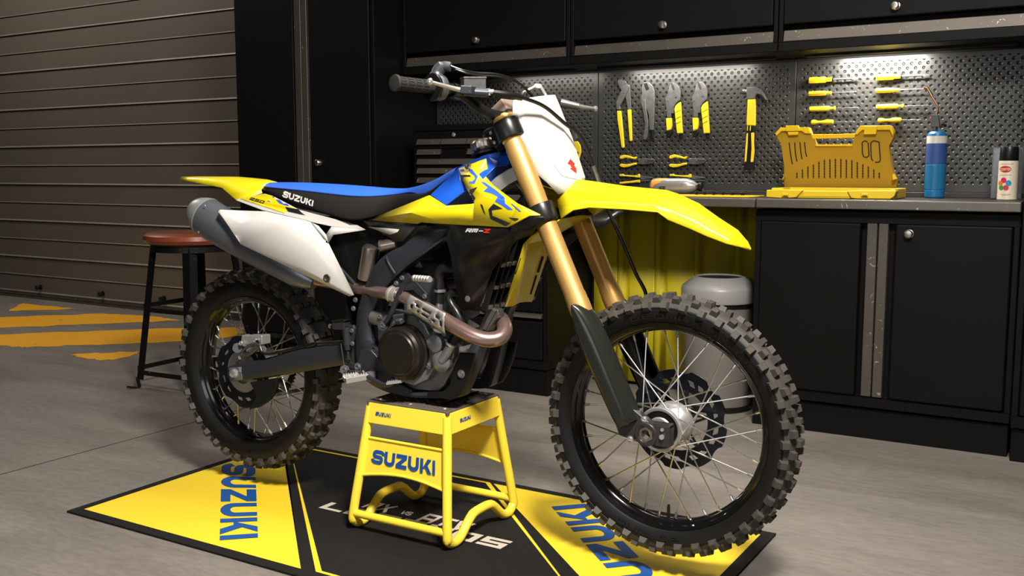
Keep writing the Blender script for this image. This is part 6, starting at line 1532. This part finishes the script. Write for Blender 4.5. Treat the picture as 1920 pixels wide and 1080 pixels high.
for (w0, w1, nm, mm) in ((638, 592, 'label', 'white'),):
    m = MB(); vs = []
    for j in range(n_+1):
        an = 2*PI*j/n_; q_ = Vector((math.cos(an), math.sin(an), 0))*Rt*1.006; vs += [ctr+q_+Vector((0, 0, zz(w0))), ctr+q_+Vector((0, 0, zz(w1)))]
    m.add(vs, [(2*j, 2*j+2, 2*j+3, 2*j+1) for j in range(n_)]); obj(nm, m, mm, cy_t)
tube_ = lambda q: Vector((g5(*q).x, yT, g5(*q).z))
obj('valve', MB().tube([tube_((1255, 560)), tube_((1257, 530))], .012, 16).prism([g5(1235, 455)+Vector((0, -.014, 0)), g5(1282, 457)+Vector((0, -.014, 0)), g5(1292, 535)+Vector((0, -.014, 0)), g5(1234, 535)+Vector((0, -.014, 0))], (0, .028, 0)), 'case_d', t, bevel=.002)
obj('igniter', MB().prism([g5(1228, 472)+Vector((0, -.010, 0)), g5(1262, 464)+Vector((0, -.010, 0)), g5(1260, 480)+Vector((0, -.010, 0)), g5(1230, 488)+Vector((0, -.010, 0))], (0, .020, 0)), 'red', t, bevel=.002)
obj('knob', MB().lathe([(.004, -.012), (.005, -.004), (.0105, -.002), (.0115, .003), (.0105, .008), (0, .009)], tube_((1318, 516)), (1, 0, 0), 12), 'black', t)
obj('nozzle_tube', MB().tube(catmull([tube_((1268, 458)), tube_((1276, 430)), tube_((1276, 400)), tube_((1262, 375)), tube_((1235, 335))], 5), .0042, 12), 'brass', t)
obj('nozzle', MB().tube([tube_((1238, 338)), tube_((1228, 322))], .0072, 14).tube([tube_((1230, 322)), tube_((1208, 285)), ], .0058, 14).tube([tube_((1208, 287)), tube_((1192, 278+4))], [.0062, .0066], 14), 'brass', t)
# spray can and clear container behind it
yS = 1.83; ctr = Vector((V(1889, 350, yS).x, yS, ZC)); Rc = (V(1909, 340, yS)-V(1871, 340, yS)).x/2
zz = lambda py: V(1889, py, yS).z-ZC
t = thing('spray_can', 'cream spray paint can with red oval label and black cap on the worktop', 'spray can', ctr)
bd = obj('can', MB().lathe([(0, 0), (Rc*.96, 0), (Rc*1.02, .002), (Rc*1.02, .005), (Rc, .007), (Rc, zz(304)), (Rc*.97, zz(302)), (Rc*.8, zz(300))], ctr, (0, 0, 1), 44), 'cream', t, angle=25)
obj('cap', MB().lathe([(Rc*.93, zz(302)), (Rc*.95, zz(301)), (Rc*.92, zz(277)), (Rc*.88, zz(275.5)), (0, zz(275.5))], ctr, (0, 0, 1), 40), 'black', t)
def disc_px(cx_, cy_, rx_, ry_): return [(cx_+rx_*math.cos(2*PI*k/20), cy_+ry_*math.sin(2*PI*k/20)) for k in range(20)]
q5 = lambda u, w__: (1780+u/6, 240+w__/6)
decal('label_oval', [disc_px(*q5(633, 464), 11.0, 6.2)], bd, 'red', bd, off=.0004, step=3)
decal('lettering', map_px('COMPTON', [q5(576, 482), q5(690, 478), q5(690, 450), q5(576, 454)], t=.24, w=.8, gap=.14), bd, 'cream', bd, off=.0007, step=3)
for (u, w__, rr, cc__) in ((612, 588, 5.2, (.62, .01, .10)), (665, 620, 5.4, (.01, .27, .42)), (637, 672, 5.3, (.60, .02, .06)), (585, 672, 4.8, (.02, .28, .06)), (578, 622, 4.6, (.65, .16, .02))):
    decal('colour_dot', [disc_px(*q5(u, w__), rr*(.9 if u < 600 else 1), rr)], bd, mat('dot_ink', cc__, .5), bd, off=.0006+.00004*(u % 7), step=3)
for (ww, l_, r_) in ((404, 575, 725), (528, 572, 700), (745, 572, 690), (756, 590, 670)): decal('small_print', [[q5(l_, ww), q5(r_, ww-1), q5(r_, ww+3), q5(l_, ww+4)]], bd, 'can_body', bd, off=.0004, step=4)
bx0, bx1 = V(1859, 320, 1.95).x, V(1925, 320, 1.95).x
t = thing('plastic_box', 'clear plastic box standing behind the spray can', 'box', ((bx0+bx1)/2, 2.0, ZC))
zt_ = V(1880, 276, 1.95).z
obj('shell', MB().box((bx0, 1.95, ZC), (bx1-.012, 2.06, zt_)), 'clear', t, bevel=.004)
obj('insert', MB().box((bx0+.006, 1.985, ZC+.03), (bx0+.030, 2.03, ZC+.085)).box((bx0+.008, 1.985, ZC+.095), (bx0+.030, 2.03, ZC+.15)), 'can_body', t, bevel=.002)
obj('foot', MB().box((bx0+.001, 1.951, ZC-.0001), (bx0+.06, 2.055, ZC+.022)), 'black', t, bevel=.003)
# ================================================================ LIGHT
def area(name, loc, target, sx, sy, power, col=(1, .93, .84), spread=180):
    l = bpy.data.lights.new(name, 'AREA'); l.shape = 'RECTANGLE'; l.size = sx; l.size_y = sy; l.energy = power; l.color = col; l.spread = math.radians(spread)
    o = bpy.data.objects.new(name, l); C.objects.link(o); o.location = loc
    o.rotation_euler = (Vector(target)-Vector(loc)).to_track_quat('-Z', 'Y').to_euler(); return o
area('ceiling_lamp', (1.8, -1.5, 3.2), (0.0, .0, .3), .55, .5, 106, (1, .94, .86), 112)
area('ceiling_lamp', (.3, .3, 3.3), (.3, .2, .3), .8, .8, 28, (1, .93, .84), 130)
area('added_front_fill', (.6, -4.6, 1.5), (.2, 1.5, .6), 2.4, 1.2, 28, (.95, .97, 1))  # added low fill from the camera side, stands for no real opening
area('ceiling_lamp', (-5.4, 1.2, 3.7), (-5.0, 2.2, 0), 2.4, .4, 62, (1, .92, .82))
for x, w_, sx in ((-.80, 1.6, .5), (-.08, 5., .6), (.80, 11, .34)):
    area('under_cabinet_lamp', (x, 2.015, 1.54), (x, 2.12, 1.1), sx, .03, w_, (1, .94, .85))
w = bpy.data.worlds.new('world'); bpy.context.scene.world = w; w.use_nodes = True
w.node_tree.nodes['Background'].inputs[0].default_value = (.9, .95, 1, 1); w.node_tree.nodes['Background'].inputs[1].default_value = .008
s = bpy.context.scene
s.view_settings.view_transform = 'Standard'; s.view_settings.look = 'None'; s.view_settings.gamma = 1; s.view_settings.exposure = 0
